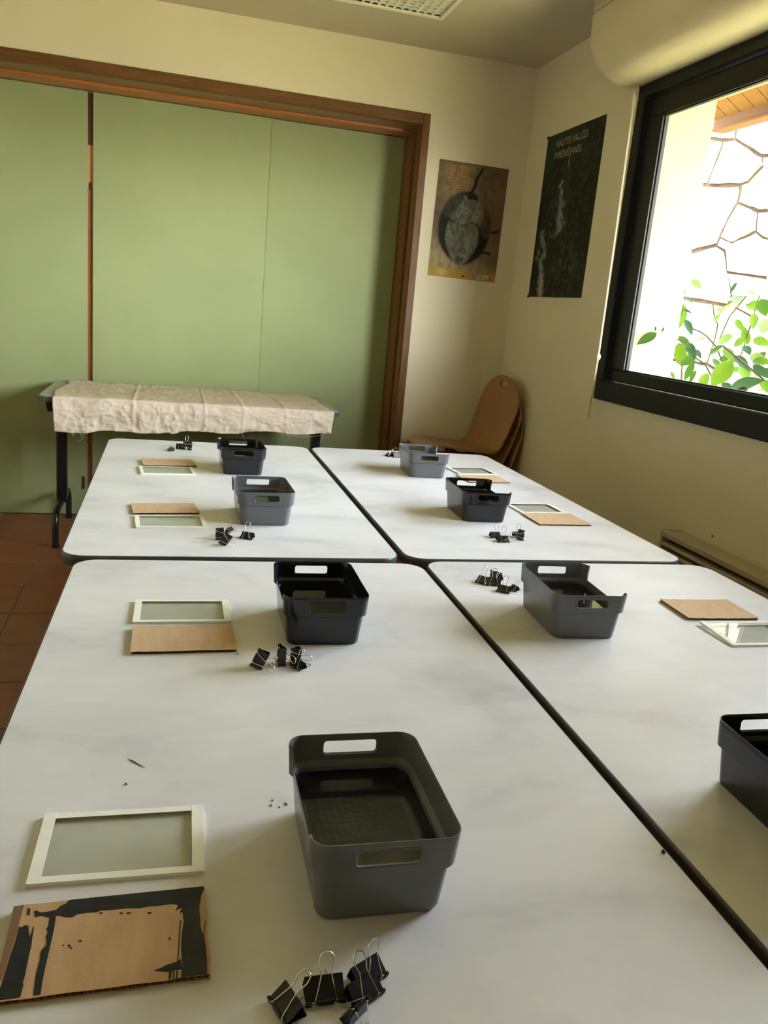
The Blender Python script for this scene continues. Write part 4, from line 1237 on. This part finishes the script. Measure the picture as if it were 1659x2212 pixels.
clip(*P(1072, 1163), 92, 'flat', 34, 2, 'binder clip with an upright loop behind another, before the black crate near the chairs', .95)
clip(*P(1088, 1172), 88, 'flat', 30, -150, 'foremost binder clip with one loop folded forward, before the black crate near the chairs', 1.0)
clip(*P(1118, 1162), 75, 'flat', 40, 4, 'binder clip with a bright loop, right in the group before the black crate', .9)
clip(*P(1130, 1168), 130, 'end', 20, 12, 'upright binder clip at the far right of the group before the black crate', .9)
clip(*P(836, 986), 20, 'flat', 6, 2, 'low binder clip left of the grey crate closest to the chairs', .95)
clip(*P(850, 985), 60, 'flat', 4, 2, 'binder clip between two others left of the crate closest to the chairs', .95)
clip(*P(857, 988), 100, 'up', 4, 8, 'binder clip with bright wires touching the crate closest to the chairs', 1.05)

# clip wrapped in the crate with the plate reflection, crumbs and threads on the tables
def crumb(px, py, px2, py2, r, label):
    a, b = uz(px, py, TH), uz(px2, py2, TH)
    c0 = (a + b) / 2; c0.z = TH
    n_ = 5; pts = []
    for i in range(n_):
        t = i / (n_ - 1); p = a + (b - a) * t - c0
        pts.append((p.x, p.y + .0012 * math.sin(t * 5) * (1 if r < .0006 else .3), r * .9))
    o = obj('plant_crumb', MB().tube(pts, [r * k for k in (.4, 1, .9, .8, .3)], 6), M['dirt'])
    me = o.data
    for v_ in me.vertices: pass
    o.location = c0
    tag(o, label, 'crumb', 'dark crumbs on the white tables')
crumb(277, 1640, 313, 1659, .0006, 'thin dark curved fibre on the table behind the near taped plate')
crumb(270, 1693, 275, 1696, .0009, 'tiny dark speck below the thin dark fibre on the table')
crumb(587, 1728, 590, 1731, .0007, 'dark crumb, topmost of the specks left of the grey crate')
crumb(583, 1739, 588, 1742, .0007, 'dark crumb, leftmost of the specks beside the grey crate')
crumb(602, 1743, 605, 1745, .0006, 'dark crumb, lowest of the specks beside the grey crate')
crumb(615, 1735, 621, 1740, .0008, 'dark oblong crumb between the others and the grey crate')
crumb(511, 1413, 515, 1415, .0008, 'dark speck between cardboard and the glossy black crate')
crumb(1429, 1840, 1436, 1845, .0022, 'brown crumb on the table edge by the gap')

# ------------------------------------------------------------------ stacked wooden shell chairs
def chair_shell():
    """one bent sheet, seat + back; local +x = towards the back, y = width"""
    path = []     # (x, z, half width)
    for i in range(11):
        t = i / 10; x = -.165 + .365 * t
        z = .008 * math.cos(t * PI) - .018 * t + (-.022 * (1 - t * 5) ** 2 if t < .2 else 0)
        path.append((x, z, (.120, .156, .172)[i] if i < 3 else .172 + .026 * math.sin(PI / 2 * min(1, (t - .2) / .6))))
    for i in range(1, 7):
        a = R(78) * i / 6; rr = .085
        path.append((.20 + rr * math.sin(a), -.026 + rr * (1 - math.cos(a)), .198 - .004 * i / 6))
    bx, bz = path[-1][0], path[-1][1]
    for i in range(1, 27):
        t = math.sin(PI / 2 * i / 26); d = .365 * t
        hw = .194 + .010 * math.sin(PI * min(1, t * 1.5) * .5) if t < .45 else .203 * math.sqrt(max(0.0, 1 - ((t - .45) / .555) ** 2.3))
        path.append((bx + d * math.sin(R(13)) + .012 * math.sin(t * PI), bz + d * math.cos(R(13)), max(hw * 1.02, .012)))
    ns = 14; th = .010; v = []; f = []
    P2 = [Vector((a, b)) for a, b, c in path]
    for i, (x, z, hw) in enumerate(path):
        tg = (P2[min(i + 1, len(P2) - 1)] - P2[max(i - 1, 0)]).normalized(); nr = Vector((-tg.y, tg.x))
        for side in (0, 1):
            for k in range(ns + 1):
                u = -1 + 2 * k / ns; dish = .012 * (u * u)
                q = Vector((x, z)) + nr * (dish + (th / 2 if side == 0 else -th / 2))
                v.append((q.x, u * hw, q.y))
    row = 2 * (ns + 1); n_ = ns + 1
    for i in range(len(path) - 1):
        for k in range(ns):
            a = i * row + k
            f.append((a, a + 1, a + row + 1, a + row)); b = a + n_
            f.append((b, b + row, b + row + 1, b + 1))
        f.append((i * row, i * row + row, i * row + row + n_, i * row + n_))
        e_ = i * row + ns; f.append((e_, e_ + n_, e_ + row + n_, e_ + row))
    f.append(tuple([k for k in range(ns + 1)] + [n_ + k for k in range(ns, -1, -1)]))
    l_ = (len(path) - 1) * row; f.append(tuple([l_ + k for k in range(ns, -1, -1)] + [l_ + n_ + k for k in range(ns + 1)]))
    me = MB().add(v, f).mesh('shell')
    tmp = bpy.data.objects.new('tmp', me); COL.objects.link(tmp)
    d = .315; hxp = bx + d * math.sin(R(13)) + .005; hzp = bz + d * math.cos(R(13))
    cut = MB().prism([(a, b) for a, b in [(.046 * math.cos(q), .020 * math.sin(q) + (.004 if math.sin(q) < 0 else 0)) for q in [2 * PI * i / 16 for i in range(16)]]], -.1, .1)
    cut.xform(Matrix.Translation((hxp, 0, hzp)) @ Matrix.Rotation(R(13), 4, 'Y') @ Matrix(((0, 0, 1, 0), (1, 0, 0, 0), (0, 1, 0, 0), (0, 0, 0, 1))))
    ctr = bpy.data.objects.new('tmpcut', cut.mesh('cut')); COL.objects.link(ctr)
    bo = tmp.modifiers.new('b', 'BOOLEAN'); bo.object = ctr; bo.operation = 'DIFFERENCE'; bo.solver = 'EXACT'
    dg = bpy.context.evaluated_depsgraph_get()
    out = bpy.data.meshes.new_from_object(tmp.evaluated_get(dg)); out.name = 'shell'
    bpy.data.objects.remove(tmp); bpy.data.objects.remove(ctr)
    out.shade_smooth(); out.set_sharp_from_angle(angle=R(40))
    return out
shell_me = chair_shell(); shell_me.materials.append(M['chair'])
def chair(loc, rz, label, src=None):
    if src is None:
        t = thing('stacking_chair', label, 'chair', loc, rz, 'wooden shell chairs stacked in the corner')
        s = link('shell', shell_me, None, t); s.location = (0, 0, .465)
        for sy in (-1, 1):
            y = sy * .150; yo = sy * .224
            obj('leg', MB().tube([(-.12, y, .438), (-.155, sy * .206, .425), (-.185, yo, .36), (-.215, yo, 0)], .009, 8), M['redsteel'], t, 60)
            obj('leg', MB().tube([(.12, y, .432), (.136, sy * .210, .424), (.148, yo, .395), (.150, yo, 0)], .009, 8), M['redsteel'], t, 60)
            obj('seat_rail', MB().tube([(-.12, y, .440), (0, y, .440), (.12, y, .434)], .010, 8), M['redsteel'], t, 60)
        obj('crossbar', MB().tube([(.04, -.15, .436), (.04, .15, .436)], .009, 8), M['redsteel'], t, 60)
        return t
    t = copy_tree(src); t.location = loc; t.rotation_euler = (0, 0, rz); t['label'] = label
    return t
CHX, CHY = 1.318, 2.745
c1 = chair((CHX, CHY, .170), R(9), 'top wooden shell chair of the corner stack, seat fully in view')
chair((CHX + .0245, CHY + .0039, .085), R(9), 'middle wooden shell chair of the corner stack, under the top one', c1)
chair((CHX + .049, CHY + .0078, 0), R(9), 'lowest wooden shell chair of the corner stack, its feet on the tiles', c1)

# ------------------------------------------------------------------ shrub and pipe outside
def leaf_mesh(L, W, bend, fold):
    n_ = 7; v = []; f = []
    for i in range(n_ + 1):
        t = i / n_; hw = W / 2 * (math.sin(PI * t ** .8) ** .85) if 0 < t < 1 else 0.0006
        x = L * t; z = -bend * L * t * t
        v += [(x, -hw, z + fold * hw), (x, 0, z), (x, hw, z + fold * hw)]
    for i in range(n_):
        a = i * 3
        f += [(a, a + 3, a + 4, a + 1), (a + 1, a + 4, a + 5, a + 2)]
    return MB().add(v, f).mesh('leaf', 60)
SX, SY = 2.62, 2.38
sh = thing('leafy_shrub', 'broad leaved green shrub growing outside the window', 'shrub', (SX, SY, -.25))
shl = Vector((SX, SY, -.25))
rv = random.Random(4)
def at_depth(px, py, X=None, Y=None): return ux(px, py, X) if Y is None else uy(px, py, Y)
LV = [ # base, tip (crop px), width, tone, plane
 ((325, 880), (110, 1020), 95, 2, ('y', 1.80)), ((430, 858), (570, 965), 58, 3, ('x', 2.20)), ((505, 900), (535, 1035), 55, 2, ('x', 2.24)),
 ((590, 920), (695, 1050), 75, 2, ('x', 2.32)), ((690, 1000), (795, 1180), 85, 3, ('x', 2.36)), ((800, 1080), (890, 1185), 42, 3, ('x', 2.4)),
 ((590, 1000), (630, 1290), 120, 1, ('x', 2.45)), ((905, 960), (700, 990), 92, 1, ('x', 2.5)), ((780, 1235), (640, 1460), 75, 2, ('x', 2.42)),
 ((1235, 1205), (990, 1530), 165, 1, ('x', 2.40)), ((1125, 1035), (945, 1155), 62, 2, ('x', 2.5)), ((1130, 1055), (1285, 1225), 85, 1, ('x', 2.55)),
 ((1250, 1150), (1450, 1325), 90, 3, ('x', 2.5)), ((1390, 950), (1265, 1045), 75, 1, ('x', 2.6)), ((1235, 920), (1045, 1005), 95, 1, ('x', 2.62)),
 ((1345, 1275), (1400, 1440), 115, 1, ('x', 2.55)), ((1450, 1150), (1675, 1235), 95, 1, ('x', 2.45)), ((1480, 1265), (1650, 1425), 85, 3, ('x', 2.4)),
 ((1190, 1560), (1570, 1430), 135, 3, ('x', 2.3)), ((1160, 490), (1405, 438), 48, 2, ('x', 2.8)), ((1165, 605), (1375, 470), 85, 1, ('x', 2.78)),
 ((1575, 475), (1670, 670), 115, 2, ('x', 2.6)), ((1495, 645), (1520, 835), 72, 1, ('x', 2.65)), ((1090, 660), (985, 755), 40, 1, ('x', 2.8)),
 ((1040, 578), (1125, 632), 42, 1, ('x', 2.8)), ((745, 240), (832, 355), 72, 1, ('x', 2.9)), ((720, 182), (797, 143), 32, 1, ('x', 2.9)),
 ((590, 525), (635, 705), 72, 2, ('x', 2.55)), ((640, 598), (712, 636), 26, 3, ('x', 2.55)), ((560, 685), (545, 808), 68, 1, ('x', 2.45)),
 ((600, 330), (665, 440), 62, 2, ('x', 2.6)), ((660, 458), (758, 518), 28, 2, ('x', 2.6)), ((1480, 958), (1640, 1015), 85, 1, ('x', 2.75)),
 ((1385, 370), (1555, 412), 42, 1, ('x', 2.85)), ((955, 1195), (1065, 1148), 62, 1, ('x', 2.6)), ((1070, 1205), (1185, 1158), 62, 2, ('x', 2.6)),
 ((350, 1345), (405, 1405), 42, 1, ('x', 2.14)), ((470, 1335), (540, 1435), 45, 1, ('x', 2.3)), ((1105, 1480), (1205, 1565), 75, 3, ('x', 2.5)),
 ((1370, 1035), (1485, 1135), 75, 3, ('x', 2.55)), ((1265, 1290), (1310, 1355), 60, 1, ('x', 2.65)), ((600, 330), (585, 395), 30, 2, ('x', 2.6)),
 ((690, 210), (640, 150), 22, 2, ('x', 2.9)), ((310, 805), (345, 868), 18, 2, ('y', 1.82)), ((415, 812), (385, 880), 18, 2, ('y', 1.84)),
 ((1290, 275), (1215, 420), 36, 3, ('x', 2.95)), ((1560, 1180), (1659, 1120), 60, 3, ('x', 2.6)), ((1100, 1340), (1180, 1300), 40, 1, ('x', 2.7)),
 ((1600, 1440), (1680, 1600), 90, 1, ('x', 2.35)), ((1420, 1560), (1250, 1640), 90, 3, ('x', 2.3)), ((1000, 1560), (880, 1660), 90, 2, ('x', 2.35)),
]
def pl3(q, pln):
    px, py = 1360 + q[0] / 5.548, 560 + q[1] / 5.548
    return ux(px, py, pln[1]) if pln[0] == 'x' else uy(px, py, pln[1])
def add_leaf(a, b, W, tone, roll):
    d = b - a; L = d.length
    x_ = d.normalized(); view = (a - CAM_LOC).normalized()
    zc = (-view + Vector((0, 0, .5)) + Vector((rv.uniform(-roll, roll), rv.uniform(-roll, roll), 0)))
    y_a = zc.cross(x_).normalized(); z_a = x_.cross(y_a)
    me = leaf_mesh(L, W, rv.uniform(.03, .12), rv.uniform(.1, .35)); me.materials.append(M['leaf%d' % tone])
    o = link('leaf', me, None, sh)
    o.matrix_local = Matrix.Translation(a - shl) @ Matrix((x_, y_a, z_a)).transposed().to_4x4()
for (a, b, w, tone, pln) in LV:
    A, B = pl3(a, pln), pl3(b, pln)
    B = B + Vector((rv.uniform(-.02, .02), 0, 0))
    sp = (A - CAM_LOC).length / FPX * w / 5.548
    add_leaf(A, B, sp * 1.22, tone, .35)
for (px, py, X) in ((1475, 790, 2.4), (1505, 800, 2.5), (1530, 805, 2.6), (1560, 815, 2.5), (1600, 800, 2.6), (1635, 815, 2.5), (1650, 770, 2.6), (1615, 745, 2.7), (1570, 760, 2.7), (1540, 775, 2.7), (1470, 745, 2.5), (1480, 690, 2.6), (1475, 655, 2.6), (1590, 690, 2.8), (1620, 705, 2.8), (1645, 720, 2.7), (1610, 660, 2.9), (1580, 655, 2.9), (1655, 650, 2.8), (1625, 780, 2.4), (1590, 830, 2.4), (1645, 845, 2.4), (1500, 765, 2.6), (1630, 635, 2.9)):
    a = ux(px, py, X); d = Vector((rv.uniform(-.4, .4), rv.uniform(-1, 1), rv.uniform(-.9, .5))).normalized() * rv.uniform(.08, .15)
    add_leaf(a, a + d, d.length * rv.uniform(.38, .5), rv.choice((1, 1, 1, 2, 2, 3)), .5)
for i in range(46):                                    # the rest of the shrub, under the sill and beside the frame
    a = Vector((rv.uniform(2.3, 2.95), rv.uniform(.9, 2.7), rv.uniform(.15, .98)))
    d = Vector((rv.uniform(-1, 1), rv.uniform(-1, 1), rv.uniform(-.5, .35))).normalized() * rv.uniform(.09, .17)
    add_leaf(a, a + d, rv.uniform(.04, .07), rv.choice((1, 2, 2, 3)), 1)
STEMS = [([(655, 60), (610, 300), (560, 620), (520, 820), (470, 1100), (440, 1340), (430, 1420)], 2.5, .006), ([(755, 832), (850, 870), (920, 920), (1040, 1050), (1150, 1330)], 2.52, .004),
         ([(690, 1000), (800, 1190), (900, 1255), (1040, 1500)], 2.42, .004), ([(1700, 1520), (1560, 1400), (1450, 1310), (1250, 1150), (1120, 1040)], 2.48, .005),
         ([(330, 872), (420, 862), (560, 960), (690, 1000)], 2.2, .003), ([(1400, 440), (1260, 610), (1200, 680), (1060, 1000)], 2.75, .004), ([(620, 180), (690, 215), (600, 330)], 2.75, .003), ([(1560, 430), (1480, 700), (1400, 960), (1300, 1250)], 2.7, .004), ([(640, 1210), (625, 1330), (620, 1480)], 2.45, .005)]
for (pts, X, r) in STEMS:
    obj('stem', MB().tube([pl3(q, ('x', X)) - shl for q in pts], r, 6), M['stem'], sh, 60)
for k in range(9):
    a = Vector((rv.uniform(-.25, .25), rv.uniform(-.5, .3), rv.uniform(1.1, 1.45)))
    obj('stem', MB().tube([(rv.uniform(-.05, .05), rv.uniform(-.05, .05), 0), a * .5 + Vector((0, 0, .1)), a], [.012, .009, .005], 6), M['stem'], sh, 60)
pp = ux(1652, 700, 3.88)
dp = thing('downpipe', 'tan downpipe standing before the pale stone wall outside', 'pipe', (3.88, pp.y, -.25))
obj('pipe', MB().tube([(0, 0, 0), (0, 0, 3.2)], .045, 14), M['pipe'], dp, 50)
for z in (.6, 1.5, 2.4):
    obj('bracket', MB().tube([(0, 0, z), (0, 0, z + .03)], .05, 14), M['fascia'], dp, 50)
